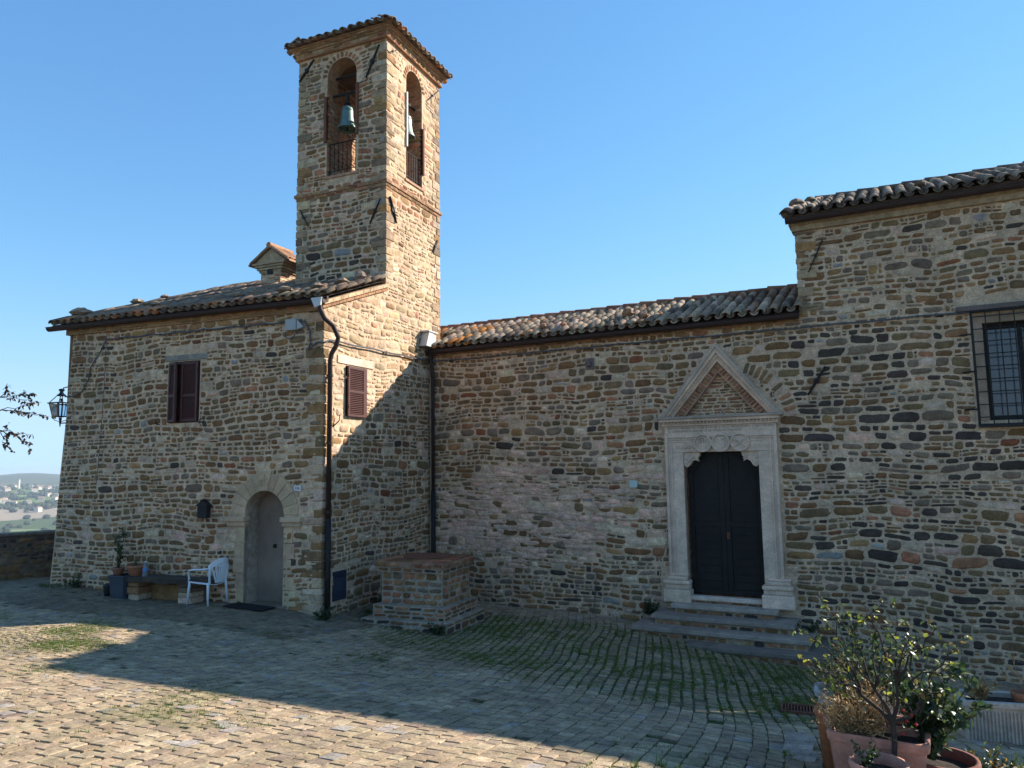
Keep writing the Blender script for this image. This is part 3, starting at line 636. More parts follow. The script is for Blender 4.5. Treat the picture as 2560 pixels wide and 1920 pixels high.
for c_, d1, d2, z0, z1, own in (((XB, 12.606), (-1, 0), (0, 1), 3.75, 9.05, tower), ((XB-TW, 12.606), (1, 0), (0, 1), 3.9, 9.05, tower), ((XB, 12.606+TD), (-1, 0), (0, -1), 2.9, 9.05, tower),
                                ((XB, 10.6), tuple(FA.d), (0, 1), -2.55, 2.8, house)):
    mb = MB(); quoins(mb, c_, d1, d2, z0, z1, QC if own is tower else [PAL, (.42, .34, .24), OCH, (.42, .34, .24), OLV]); mb.build('corner_stones', 'stone', own, bevel=.012)

# ================================================================ CHURCH
church = thing('stone_church', (-3, 14.2, -3.0), 'long rubble stone church with pointed gable portal and tall wing at right', 'church')
UE = 15.0; HU = 7.88
d_hole = [(5.70, -2.44), (7.05, -2.44), (7.05, .17), (5.70, .17)]
w_hole = [(10.58, .57), (12.1, .57), (12.1, 2.12), (10.58, 2.12)]
def palC(u, v):
    P = dict(BASEP); n = float(vn(u*.9+3, v*.9+5))
    if .2 < u < 5.3 and -2.1 < v < .1:
        k = n*1.5-.2-.3*abs(v+1.1)+.35*(u < 3.6)
        if k > .25: P[PNK] = 12*k+2; P[PAL] = 3.; P[BRN] = 2.2; 
    if v < -2.05: P[DRK] = 2.5; P[GRY] = 4; P[PNK] = .2
    if v > 2.3 and u < HU: P = {OCH: 3, BRN: 2, BRK: 1.5}
    if u > HU-.2:
        P[RED] = .12
        if v < 2.2: P[DRK] = 3.2+4*max(0, n-.4); P[GRY] = 3; P[OCH] = .8; P[PAL] = .6; P[BRN] = 1.6
        else: P[OCH] = 3; P[GRY] = 2.5
    if 4.9 < u < 5.4 or 7.35 < u < 7.7:
        if v < 1: P[BRK] = 2.5
    return P
mb = MB(); panel(mb, FC, [(0, -3.9), (UE, -3.9), (UE, 4.22), (HU, 4.22), (HU, 2.6), (0, 2.6)], [d_hole, w_hole, [(5.75, .84), (7.05, .84), (6.4, 1.63)]], .12, dcol=(.42, .38, .32))
ring_c = (6.55, .62)
exC = [rect_ex(5.34, 7.41, -2.5, .7), rect_ex(5.2, 7.56, -2.58, -1.98), rect_ex(5.25, 7.46, .6, .84), tri_ex(6.4, 1.12, .8, 2.18), rect_ex(10.4, 12.2, .5, 2.25), rect_ex(10.22, 12.5, 2.3, 2.45), rect_ex(3.78, 3.96, 1.86, 2.1), rect_ex(5.45, 7.3, -3.3, -2.5)]
def ring_ex(a, b):
    z = (a+b)/2-ring_c[1]
    if z < .05 or z > 1.22: return None
    o = math.sqrt(max(0, 1.24**2-z*z)); i_ = math.sqrt(max(0, .98**2-z*z)) if z < .98 else .25
    return (ring_c[0]+i_, ring_c[0]+o) if o > i_ else None
masonry(mb, FC, -3.55, 2.58, lambda v: (.03, UE), exC+[ring_ex], palC, seed=21, hr=(.07, .2))
masonry(mb, FC, 2.6, 4.2, lambda v: (HU+.02, UE), exC, palC, seed=22, hr=(.09, .2))
for i in range(13):
    a = R_(4+i*5.6); stone(mb, FC, ring_c[0]+math.cos(a)*1.11, ring_c[1]+math.sin(a)*1.11, .23, .085, jit(pick({OCH: 2, OLV: 3, BRK: 1, PNK: 1}), .15), rot=a, N=8)
for _ in range(420):   # pink limestone and render patches laid over the lower left of the wall
    u, v = rng.uniform(.25, 5.1), rng.uniform(-2.1, .25); n = float(vn(u*.9+3, v*.9+5)); q = 1-abs(v+1.05)/1.25-.12*max(0, u-3.2)+(n-.5)*1.3
    if q > rng.uniform(.3, 1.0) and not (4.55 < u < 4.9 and -.55 < v < -.25): stone(mb, FC, u, v, rng.uniform(.14, .5), rng.uniform(.05, .13), jit(rng.choice([PNK, PNK, (.52, .42, .35), (.48, .41, .34)]), .1), rot=rng.uniform(-.05, .05), prot=.017, N=14)
mb.build('wall', 'stone', church, smooth=True)
FHs = Face(tuple(FC.P(HU, 0)[:2]), (.077, 1), (-1, .07)); mb = MB(); panel(mb, FHs, [(0, -3), (6, -3), (6, 5.6), (3.2, 5.5), (0, 4.22)]); masonry(mb, FHs, 2.5, 4.2, lambda v: (.02, 4), (), palC, seed=8); mb.build('wall', 'stone', church, smooth=True)
mb = MB(); quoins(mb, tuple(FC.P(HU, 0)[:2]), tuple(FC.d), tuple(-FC.n), 2.6, 4.05, QC, (.1, .18)); mb.build('corner_stones', 'stone', church, bevel=.012)
mb = MB(); mb.box(FC, 0, UE, -3.9, 2.5, -5.1, -5.0, MORTAR); mb.box(FC, UE-.1, UE, -3.9, 4.2, -5, -.01, MORTAR); mb.box(FC, HU, UE, 2.5, 4.6, -5.1, -5.0, MORTAR); mb.build('wall', 'stone', church)
# eaves bricks
mb = MB(); mb.box(FC, .02, HU, 2.44, 2.58, -.2, .04, (.32, .23, .14))
G = Face(tuple(FC.P(0, 0, .04)[:2]), tuple(FC.d), tuple(FC.n)); masonry(mb, G, 2.44, 2.575, lambda v: (.02, HU-.02), (), lambda u, v: {OCH: 3, BRN: 2, BRK: 1.5}, hr=(.045, .05), wid=(.2, .28), warpa=0, gap=(.008, .014), prot=.008)
mb.box(FC, HU-.06, UE, 4.06, 4.22, -.2, .07, (.34, .28, .19)); mb.box(FC, HU-.1, UE, 4.16, 4.24, -.2, .11, (.34, .28, .19)); mb.box(FC, HU-.11, UE, 4.242, 4.335, -.2, .15, (.2, .15, .1)); mb.build('cornice', 'stone', church, bevel=.01)
# roofs
def colC(u, b):
    ex = [((.44, .37, .27), 7), ((.36, .29, .2), 6)]
    if u < 1.2 and rng.random() < .28: return jit((.45, .2, .05), .25)
    if b > 1.8 and rng.random() < .4: return jit((.2, .1, .06), .3)
    return tilecol(ex)
rf = MB(); tile_roof(rf, FC, -1.7, HU-.02, 2.62, .16, 2.1, .38, colfn=colC, clip=lambda u, b: u > .1 or b > .95)
for ua, da, db in ((-1.7, .95, 2.1), (.05, 0, .95), (.05, .95, 2.1)): rf.add(FC.P([ua, HU-.02, HU-.02, ua], [2.59+.38*da, 2.59+.38*da, 2.59+.38*db, 2.59+.38*db], [.16-da, .16-da, .16-db, .16-db]), [(0, 1, 2, 3)], (.1, .08, .06)) if ua > 0 or True else 0
for k in range(24):
    a = Vector(FC.P(-1.5+k*.39, 3.47+rng.uniform(0, .02), -1.95)); b = Vector(FC.P(-1.5+(k+1)*.39+.05, 3.47, -1.95)); rf.tube([a, b], [.1, .085], 8, jit((.24, .13, .08), .3))
rf.build('roof', 'tile', church, smooth=True)
mb = MB(); P = FC.P([-1.7, HU, HU, -1.7], [3.4, 3.4, 2.5, 2.5], [-1.94, -1.94, -5.05, -5.05]); mb.add(P, [(0, 1, 2, 3)], (.12, .09, .07)); mb.build('roof', 'tile', church)
rf = MB(); tile_roof(rf, FC, HU-.15, UE, 4.34, .18, 2.55, .38, skewl=.15)
for k in range(18):
    a = Vector(FC.P(HU+.18+k*.4, 5.36+rng.uniform(0, .02), -2.38)); b = Vector(FC.P(HU+.18+(k+1)*.4+.05, 5.36, -2.38)); rf.tube([a, b], [.1, .085], 8, jit((.13, .1, .08), .3))
for k in range(9):
    t = k/9; a = Vector(FC.P(HU-.12+.42*t, 4.38+.98*t, .16-2.55*t)); b = Vector(FC.P(HU-.12+.42*(t+.12), 4.38+.98*(t+.12)+.02, .16-2.55*(t+.12))); rf.tube([a, b], [.1, .085], 8, jit((.25, .2, .15), .3))
rf.build('roof', 'tile', church, smooth=True)
mb = MB(); P = FC.P([HU+.15, UE, UE, HU+.15], [5.28, 5.28, 4.5, 4.5], [-2.38, -2.38, -5.2, -5.2]); mb.add(P, [(0, 1, 2, 3)], (.12, .09, .07)); mb.build('roof', 'tile', church)
gutter('gutter', FC, -.02, HU-.01, 2.54, church); gutter('gutter', FC, HU-.14, UE, 4.25, church, w=.19)
# corner downpipe
dp = MB(); dp.tube([FC.P(.12, 2.48, .16), FC.P(.12, 2.3, .12), FC.P(.13, 1.9, .08), FC.P(.13, -.6, .08)], .04, 10); do = dp.build('downpipe', 'gutter', church, smooth=True)
m2 = MB(); m2.tube([FC.P(.13, -.55, .08), FC.P(.13, -2.8, .08)], .05, 10); m2.build('pipe_shoe', 'iron', do, smooth=True)
m2 = MB(); m2.tube([(XB+.08, 14.2, -.0), (XB+.08, 14.0, 0.02)], .02, 6); 
m2 = MB(); m2.prism(FB, [(3.32, 2.62), (3.72, 2.62), (3.76, 2.9), (3.46, 2.96)], .02, .2); m2.box(FB, 3.4, 3.82, 2.95, 2.98, .0, .22); m2.build('corner_flashing', 'flash', church)
# portal
PST = (.66, .575, .48); portal = MB()
for (ua, ub_) in ((5.37, 5.70), (7.05, 7.38)):
    portal.box(FC, ua, ub_, -2.2, .17, -.1, .06, jit(PST, .05))
    s0, s1 = (ua, ua+.05) if ua < 6 else (ub_-.05, ub_); portal.box(FC, s0, s1, -2.05, .52, .06, .095, jit(PST, .05))
    s0, s1 = (ua+.1, ua+.13) if ua < 6 else (ub_-.13, ub_-.1); portal.box(FC, s0, s1, -2.05, .42, .06, .08, jit(PST, .05))
portal.box(FC, 5.37, 7.38, .172, .66, -.1, .062, PST)
for z, w, a in ((.44, .1, 0.0), (.40, .085, .05), (.36, .075, .1)): portal.box(FC, 5.37+a, 7.38-a, z, z+.03, .06, w, jit(PST, .05))
po = portal.build('portal', 'carved', church, bevel=.006)
for (ua, ub_) in ((5.25, 5.76), (7.0, 7.54)):
    m2 = MB(); m2.box(FC, ua, ub_, -2.56, -2.33, -.1, .16, jit(PST, .1)); m2.box(FC, ua+.03, ub_-.03, -2.33, -2.24, -.1, .12, jit(PST, .1)); m2.box(FC, ua+.01, ub_-.02, -2.24, -2.17, -.1, .15, jit(PST, .1)); m2.box(FC, ua+.07, ub_-.06, -2.17, -2.1, -.1, .1, jit(PST, .1)); m2.box(FC, ua+.1, ub_-.05, -2.1, -2.05, -.1, .08, jit(PST, .1))
    m2.build('column_base', 'carved', po, bevel=.022)
m2 = MB(); m2.box(FC, 5.33, 7.42, .66, .70, -.1, .1, PST)
n = 30
for k in range(n): m2.box(FC, 5.36+k*2.03/n, 5.36+k*2.03/n+.035, .70, .735, -.05, .13, PST)
m2.box(FC, 5.33, 7.42, .70, .735, -.1, .09, PST); m2.box(FC, 5.30, 7.45, .737, .79, -.1, .17, PST); m2.box(FC, 5.25, 7.50, .79, .83, -.1, .21, (.38, .35, .31)); m2.build('cornice', 'carved', po, bevel=.006)
# pediment
def tri(hw, h, z0=.835, uc=6.4): return [(uc-hw, z0), (uc, z0+h), (uc+hw, z0)]
m2 = MB(); m2.band(FC, tri(1.06, 1.31), tri(.95, 1.15), -.1, .15, PST, closed=False); m2.band(FC, tri(1.06, 1.34), tri(.99, 1.25), .15, .19, (.42, .39, .34), closed=False); m2.band(FC, tri(.95, 1.15), tri(.86, 1.0), -.1, .06, PST, closed=False)
for sgn in (-1, 1):
    L = math.hypot(.93, 1.10)
    for k in range(26):
        t = (k+.5)/26; u = 6.4+sgn*.935*(1-t); z = .84+1.11*t; e = .017
        a = math.atan2(1.10, -sgn*.93); du, dv = math.cos(a)*e, math.sin(a)*e; nu, nv = -math.sin(a)*.018, math.cos(a)*.018
        m2.prism(FC, [(u-du-nu, z-dv-nv), (u+du-nu, z+dv-nv), (u+du+nu, z+dv+nv), (u-du+nu, z-dv+nv)], .06, .10, PST)
ped = m2.build('pediment', 'carved', po, bevel=.005)
m2 = MB(); m2.band(FC, tri(.86, 1.0), tri(.65, .79), -.14, .004, (.36, .25, .18), closed=False)
for sgn in (-1, 1):
    for k in range(17):
        t = (k+.5)/17; u = 6.4+sgn*.76*(1-t*.985); z = .85+.89*t
        a = math.atan2(.9, -sgn*.76); stone(m2, FC, u, z, .125, .05, jit(pick({BRK: 4, RED: 1, OCH: 1}), .15), rot=a+math.pi/2, prot=.018, N=8)
m2.build('brick_arch', 'stone', ped)
m2 = MB(); G = Face(tuple(FC.P(0, 0, -.1)[:2]), tuple(FC.d), tuple(FC.n)); m2.prism(G, tri(.7, .84), -.02, 0, MORTAR)
masonry(m2, G, .85, 1.62, lambda v: (6.4-.66*(1-(v-.835)/.8), 6.4+.66*(1-(v-.835)/.8)), (), lambda u, v: {BRK: 3, OCH: 3, OLV: 1.5, BRN: 1}, hr=(.05, .09), wr=(1.6, 3.4), seed=31)
m2.build('tympanum', 'stone', ped)
# carved frieze: worn letter shapes, coats of arms, scrolls
m2 = MB(); u = 5.44
for row, (z, a, b) in enumerate(((.60, 5.44, 7.32), (.54, 5.44, 6.75))):
    u = a
    while u < b:
        k = rng.randrange(5); h = .042; w = .025
        if k in (0, 1, 3): m2.box(FC, u, u+.006, z, z+h, .06, .067, (.36, .32, .27))
        if k in (1, 4): m2.band(FC, arc(u+.014, z+h/2, .018, 0, 360, 8)[:-1], arc(u+.014, z+h/2, .011, 0, 360, 8)[:-1], .06, .067, (.36, .32, .27))
        if k in (0, 2): m2.box(FC, u+.018, u+.024, z, z+h, .06, .067, (.36, .32, .27))
        if k in (2, 3): m2.box(FC, u, u+.024, z+h*.45, z+h*.6, .06, .067, (.36, .32, .27))
        u += .042+(rng.random() < .12)*.03
m2.build('inscription', 'carved', po)
for i, (uc, vc) in enumerate(((6.08, .335), (6.41, .335), (6.75, .335))):
    m2 = MB(); c36 = lambda r, n=28: arc(uc, vc, r, 0, 360, n)[:-1]
    m2.prism(FC, c36(.162), .06, .10, PST); m2.band(FC, c36(.168), c36(.142), .10, .125, jit(PST, .04))
    if i == 0:
        m2.prism(FC, [(uc-.05, vc-.1), (uc+.05, vc-.1), (uc+.06, vc-.03), (uc, vc+.0), (uc-.06, vc-.03)], .1, .12, PST)
        for sx in (-1, 1): m2.tube([FC.P(uc+sx*.02, vc-.02, .11), FC.P(uc+sx*.06, vc+.03, .12), FC.P(uc+sx*.05, vc+.09, .12), FC.P(uc+sx*.015, vc+.1, .12)], .011, 6, PST)
        m2.tube([FC.P(uc, vc-.02, .11), FC.P(uc, vc+.12, .12)], .01, 6, PST)
    elif i == 1:
        m2.prism(FC, [(uc-.08, vc+.04), (uc+.08, vc+.04), (uc+.07, vc-.07), (uc, vc-.12), (uc-.07, vc-.07)], .1, .118, PST); m2.tube([FC.P(uc-.06, vc+.08, .11), FC.P(uc-.03, vc+.05, .12), FC.P(uc+.03, vc+.05, .12), FC.P(uc+.06, vc+.08, .11)], .012, 6, PST); m2.lathe(tuple(FC.P(uc, vc+.12, .11)), [(0, -.025), (.025, 0), (0, .025)], 8, PST)
    else:
        for sx in (-1, 1):
            m2.tube([FC.P(uc-sx*.09, vc-.08, .11), FC.P(uc+sx*.09, vc+.07, .115)], .011, 6, PST); m2.band(FC, arc(uc-sx*.1, vc-.09, .025, 0, 360, 8)[:-1], arc(uc-sx*.1, vc-.09, .012, 0, 360, 8)[:-1], .1, .118, PST)
            m2.prism(FC, [(uc+sx*.05, vc+.06), (uc+sx*.1, vc+.1), (uc+sx*.12, vc+.06), (uc+sx*.08, vc+.02)], .1, .115, PST)
    m2.build('medallion', 'carved', po, bevel=.003)
for sx in (-1, 1):
    m2 = MB(); c0 = 6.415+sx*.62
    for k in range(3): m2.tube([FC.P(c0+sx*(.22-q*.5*.9)+.0, .27+.03*math.sin(q*14+k*2), .065) for q in np.linspace(0, 1, 14)], .008+.003*(k == 0), 5, PST)
    m2.build('scroll_carving', 'carved', po)
    # corner bracket
    e = 5.70 if sx < 0 else 7.05; s = -sx
    poly = [(e, .17), (e+s*.30, .17), (e+s*.29, .10), (e+s*.25, .06), (e+s*.27, .0), (e+s*.21, .03), (e+s*.15, .0), (e+s*.1, -.08), (e+s*.05, -.11), (e, -.07)]
    m2 = MB(); m2.prism(FC, poly, -.12, .02, PST)
    for q in range(7): m2.lathe(tuple(FC.P(e+s*(.04+.035*q), .1-.02*((q*5) % 4)-.05*(q < 3), .02)), [(0, -.018), (.016, 0), (0, .018)], 6, PST)
    m2.tube([FC.P(e+s*.04, -.06, .02), FC.P(e+s*.1, .02, .03), FC.P(e+s*.2, .08, .03), FC.P(e+s*.27, .05, .03)], .014, 6, PST); m2.build('corner_bracket', 'carved', po, bevel=.004)
# doors
dr = MB(); dr.box(FC, 5.70, 7.05, -2.44, .17, -.30, -.26); dro = dr.build('door_frame', 'doorblack', church)
for k, (a, b) in enumerate(((5.715, 6.372), (6.378, 7.035))):
    m2 = MB(); m2.box(FC, a, b, -2.42, .15, -.26, -.22)
    for z in (-2.42, -1.2, .06): m2.box(FC, a, b, z, z+.09, -.22, -.19) if z > -2 or True else 0
    for u0 in (a, b-.09): m2.box(FC, u0, u0+.09, -2.33, .06, -.22, -.192)
    for j in range(9):
        z = -2.32+j*.14
        if z < -1.22: m2.box(FC, a+.1, b-.1, z, z+.13, -.22, -.208)
    for j in range(8):
        z = -1.1+j*.145
        if z < .0: m2.box(FC, a+.1, b-.1, z, min(z+.135, .05), -.22, -.208)
    s = 1 if k == 0 else -1; e = a if k == 0 else b
    m2.prism(FC, [(e, .15), (e+s*.34, .15), (e+s*.3, -.02), (e+s*.16, -.12), (e+s*.1, -.22), (e, -.26)], -.2, -.178)
    do2 = m2.build('door', 'doorblack', church)
    if k: m3 = MB(); m3.box(FC, a+.01, a+.06, -1.42, -1.3, -.188, -.175); m3.build('lock_plate', 'rust', do2)
# window with grille
wn = MB(); wn.band(FC, [(10.58, .57), (12.1, .57), (12.1, 2.12), (10.58, 2.12)], [(10.66, .65), (12.02, .65), (12.02, 2.04), (10.66, 2.04)], -.22, -.15); wn.box(FC, 11.06, 11.12, .65, 2.04, -.21, -.15)
wo = wn.build('window', 'doorblack', church); m2 = MB(); m2.box(FC, 10.6, 12.05, .6, 2.1, -.2, -.195); m2.build('glass_pane', 'glass', wo)
m2 = MB(); m2.box(FC, 10.45, 10.58, .57, 2.13, -.25, .015, (.34, .29, .23)); m2.box(FC, 10.45, 12.1, 2.12, 2.26, -.25, .015, (.33, .28, .22)); m2.build('window_jamb', 'carved', wo, bevel=.01)
m2 = MB(); m2.box(FC, 10.24, 12.5, 2.33, 2.41, -.1, .09, (.13, .12, .115)); m2.build('lintel', 'carved', wo, bevel=.008)
m2 = MB()
for k in range(9): z = .62+k*.2; m2.tube([FC.P(10.43, z, .1), FC.P(12.2, z, .1)], .009, 6)
for k in range(8): u = 10.62+k*.19; m2.tube([FC.P(u, .5, .115), FC.P(u, 2.3, .115)], .009, 6)
for a, b in (((10.43, .48), (10.43, 2.32)), ((10.43, .5), (12.2, .5)), ((10.43, 2.3), (12.2, 2.3))): m2.tube([FC.P(*a, .1), FC.P(*b, .1)], .02, 6)
for z in (.75, 1.35, 1.95): m2.tube([FC.P(10.43, z, .1), FC.P(10.25, z, .0)], .014, 6)
m2.build('window_grille', 'iron', wo)
m2 = MB(); m2.box(FC, 10.43, 12.2, .46, .5, .0, .12, (.2, .15, .1)); m2.build('sill', 'iron', wo)
bar('tie_anchor', FC, (8.24, 1.6), (7.93, 1.12), church, .028); bar('tie_anchor', FC, (8.32, 3.85), (8.06, 3.3), church, .015)
m2 = MB(); m2.box(FC, 3.78, 3.96, 1.87, 2.1, -.1, .03, (.16, .14, .14)); m2.lathe(tuple(FC.P(3.87, 1.98, .04)), [(0, -.07), (.05, -.04), (.055, .03), (0, .08)], 10, (.14, .12, .13)); m2.build('carved_block', 'stone', church)

#MARK_PROPS
# ---------------------------------------------------------------- entrance steps
steps = thing('entrance_steps', tuple(FC.P(6.4, -3.1, .6)), 'weathered grey stone steps leading up to the black church door', 'steps')
SG = (.29, .28, .25)
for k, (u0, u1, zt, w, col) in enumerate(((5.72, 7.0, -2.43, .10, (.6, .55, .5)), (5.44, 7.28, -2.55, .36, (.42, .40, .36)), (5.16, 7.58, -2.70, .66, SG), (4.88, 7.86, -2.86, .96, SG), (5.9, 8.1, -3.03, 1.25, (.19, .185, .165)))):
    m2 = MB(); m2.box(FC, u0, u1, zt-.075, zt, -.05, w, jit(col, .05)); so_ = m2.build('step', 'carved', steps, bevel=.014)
    m2 = MB(); m2.box(FC, u0+.06, u1-.06, zt-.5, zt-.076, -.05, w-.05, (.3, .25, .18))
    Gk = Face(tuple(FC.P(0, 0, w-.05)[:2]), tuple(FC.d), tuple(FC.n)); masonry(m2, Gk, zt-.18, zt-.08, lambda v: (u0+.08, u1-.08), (), lambda u, v: {BRK: 2, BRN: 2, OCH: 1, DRK: 1}, hr=(.05, .09), wid=(.12, .3), warpa=0, prot=.006)
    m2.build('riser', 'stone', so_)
# ---------------------------------------------------------------- well
well = thing('brick_well', (-6.78, 11.9, -2.8), 'square brick and stone well box with stepped base in the corner', 'well')
def mbox(name, x0, x1, y0, y1, z0, z1, pal, hr, wid, parent, seed=1, bev=0, mcol=(.33, .30, .25)):
    mb = MB(); Fq = Face((x0, y0), (1, 0), (0, -1)); mb.box(Fq, 0, x1-x0, z0, z1, -(y1-y0), 0, mcol)
    for Fk, L in ((Fq, x1-x0), (Face((x1, y0), (0, 1), (1, 0)), y1-y0), (Face((x0, y0), (0, 1), (-1, 0)), y1-y0)):
        masonry(mb, Fk, z0+.004, z1-.004, lambda v: (.004, L-.004), (), pal, hr=hr, wid=wid, warpa=0, gap=(.012, .022), prot=.012, seed=seed)
    return mb.build(name, 'stone', parent, smooth=False)
WB = lambda u, v: {OCH: 3, BRN: 2.2, BRK: 1.6, GRY: 1}; WD = lambda u, v: {BRN: 3, RED: 1.2, BRK: 1, DRK: 1.6}; WK = lambda u, v: {DRK: 1.5, BRN: 2, OLV: 2}
mbox('well_shaft', -7.38, -6.17, 11.28, 12.3, -2.4, -1.84, WB, (.095, .12), (.18, .27), well, 3)
mbox('well_plinth', -7.5, -6.08, 11.18, 12.38, -2.62, -2.402, WD, (.06, .075), (.2, .3), well, 4)
mbox('well_footing', -7.66, -5.97, 11.05, 12.5, -2.95, -2.622, WK, (.12, .15), (.24, .34), well, 5)
cp = mbox('well_coping', -7.44, -6.13, 11.22, 12.36, -1.838, -1.76, WD, (.06, .07), (.18, .28), well, 6); 
cp = mbox('well_coping', -7.47, -6.10, 11.19, 12.39, -1.758, -1.66, lambda u, v: {BRK: 3, RED: 1.5, BRN: 1}, (.045, .05), (.18, .28), well, 7, mcol=(.27, .19, .14))
m2 = MB(); c = Face((-7.45, 11.21), (1, 0), (0, -1))
for i in range(6):
    for j in range(7):
        if 1 < i < 4 and 1 < j < 5: continue
        x, y = -7.45+i*.222, 11.21+j*.165; Fq = Face((x, y), (1, 0), (0, -1)); m2.box(Fq, .006, .216, -1.66, -1.64-rng.uniform(0, .006), -.16, -.005, jit(pick({BRK: 2, RED: 2, BRN: 2}), .2))
m2.build('coping_bricks', 'stone', cp)
m2 = MB(); m2.lathe((-6.8, 11.9, -1.65), [(.44, 0), (.45, .02), (.0, .03)], 20, (.06, .035, .03)); m2.build('well_lid', 'rust', well)
# ---------------------------------------------------------------- parapet
Fp = Face((-19.2, 8.0), (.5, .87), (.87, -.5)); pr = thing('parapet_wall', tuple(Fp.P(3, -2.5)), 'low dark stone parapet wall at the edge of the square', 'wall')
mb = MB(); mb.box(Fp, -4, 6.5, -3.2, -1.47, -.4, 0, (.17, .145, .11)); masonry(mb, Fp, -2.75, -1.5, lambda v: (-4, 6.5), (), lambda u, v: {DRK: 4, OLV: 3, BRN: 2, GRY: 1.5}, hr=(.1, .2), seed=41)
mb.build('wall', 'stone', pr, smooth=True)
mb = MB(); u = -4
while u < 6.5: w = rng.uniform(.5, .8); mb.box(Fp, u+.005, u+w-.005, -1.468, -1.40+rng.uniform(-.006, .006), -.43, .04, jit((.2, .18, .15), .15)); u += w
mb.build('coping', 'stone', pr, bevel=.015)
# ---------------------------------------------------------------- plastic chair
def chair():
    cx, cy = -10.33, 10.2; z0 = g(cx, cy)+.015; a = R_(183)
    fx, fy = math.cos(a), math.sin(a)
    t = thing('plastic_chair', (cx, cy, z0), 'white moulded plastic armchair standing beside the arched doorway', 'chair')
    def P(f, s, z): f, s, z = f*.95, s*.95, z*.94; return (cx+fx*f-fy*s, cy+fy*f+fx*s, z0+z)   # f forward, s left
    def sheet(fn, nu, nv, th_, name, par=t):
        mb = MB(); V = []
        for side in (0, 1):
            for i in range(nu+1):
                for j in range(nv+1):
                    f, s, z, nf, nz = fn(i/nu, j/nv); V.append(P(f+nf*th_*side, s, z+nz*th_*side))
        m = (nu+1)*(nv+1); fc = []; id_ = lambda i, j: i*(nv+1)+j
        for i in range(nu):
            for j in range(nv):
                q = (id_(i, j), id_(i+1, j), id_(i+1, j+1), id_(i, j+1)); fc += [q, tuple(m+k for k in reversed(q))]
        for i in range(nu):
            for j in (0, nv): fc.append((id_(i, j), id_(i+1, j), m+id_(i+1, j), m+id_(i, j)))
        for j in range(nv):
            for i in (0, nu): fc.append((id_(i, j), id_(i, j+1), m+id_(i, j+1), m+id_(i, j)))
        mb.add(V, fc); return mb.build(name, 'plastic', par, smooth=False)
    sheet(lambda i, j: (.24-.46*i, (-.24+.48*j)*(1-.12*i), .44-.045*i-.03*(1-(2*j-1)**2)+(-.03*(1-i/.15) if i < .15 else 0), 0, -1), 10, 8, .012, 'seat')
    mb = MB()   # front and side apron
    for s in (-1, 1): mb.tube([P(.24, s*.235, .425), P(.0, s*.23, .405), P(-.22, s*.205, .39)], .018, 6)
    mb.tube([P(.235, -.24, .415), P(.25, 0, .40), P(.235, .24, .415)], .02, 6); mb.build('apron', 'plastic', t)
    # curved back with an open fan of slats
    def bk(q, z):  # q -1..1 across
        return (-.2-.16*(z-.42)-.07*(1-q*q)+.03*q*q, q*(.22+.03*math.sin((z-.42)*4)), z)
    top = lambda q: .86-.09*q*q-.05*abs(q)**5
    mb = MB(); K = 16
    rim = [bk(-1+2*i/K, top(-1+2*i/K)) for i in range(K+1)]
    V = []
    for (f, s, z) in rim: V += [P(f+.01, s, z), P(f-.012, s, z), P(f-.008, s*.93, z-.09), P(f+.012, s*.93, z-.09)]
    mb.add(V, [(4*i+a_, 4*i+(a_+1) % 4, 4*i+4+(a_+1) % 4, 4*i+4+a_) for i in range(K) for a_ in range(4)]+[(0, 1, 2, 3), (4*K, 4*K+1, 4*K+2, 4*K+3)])
    for k in range(7):
        q = (k-3)/3.5; V = []
        for i in range(7):
            z = .40+(top(q)-.06-.40)*i/6; qq = q*(.45+.5*i/6); f, s, zz = bk(qq, z); w = .014+.006*i/6
            V += [P(f+.006, s-w, zz), P(f+.006, s+w, zz), P(f-.008, s+w, zz), P(f-.008, s-w, zz)]
        mb.add(V, [(4*i+a_, 4*i+(a_+1) % 4, 4*i+4+(a_+1) % 4, 4*i+4+a_) for i in range(6) for a_ in range(4)])
    for s in (-1, 1):
        mb.tube([P(-.21, s*.20, .39), P(-.23, s*.225, .55), P(-.25, s*.225, .68), P(-.235, s*.215, .76)], .024, 8, flat=.6)
    mb.build('backrest', 'plastic', t)
    for s in (-1, 1):
        mb = MB(); mb.tube([P(-.24, s*.225, .68), P(-.1, s*.265, .665), P(.1, s*.28, .655), P(.19, s*.275, .64), P(.225, s*.265, .60), P(.225, s*.25, .5), P(.235, s*.235, .42)], [.028, .03, .03, .028, .024, .022, .026], 8, flat=.5); mb.build('armrest', 'plastic', t, smooth=True)
    for (f, s) in ((.22, -1), (.22, 1), (-.2, -1), (-.2, 1)):
        mb = MB(); mb.tube([P(f, s*.225, .42), P(f*1.06, s*.235, .3), P(f*1.16, s*.25, .0)], [.032, .026, .019], 7, flat=.75); mb.build('leg', 'plastic', t, smooth=True)
chair()
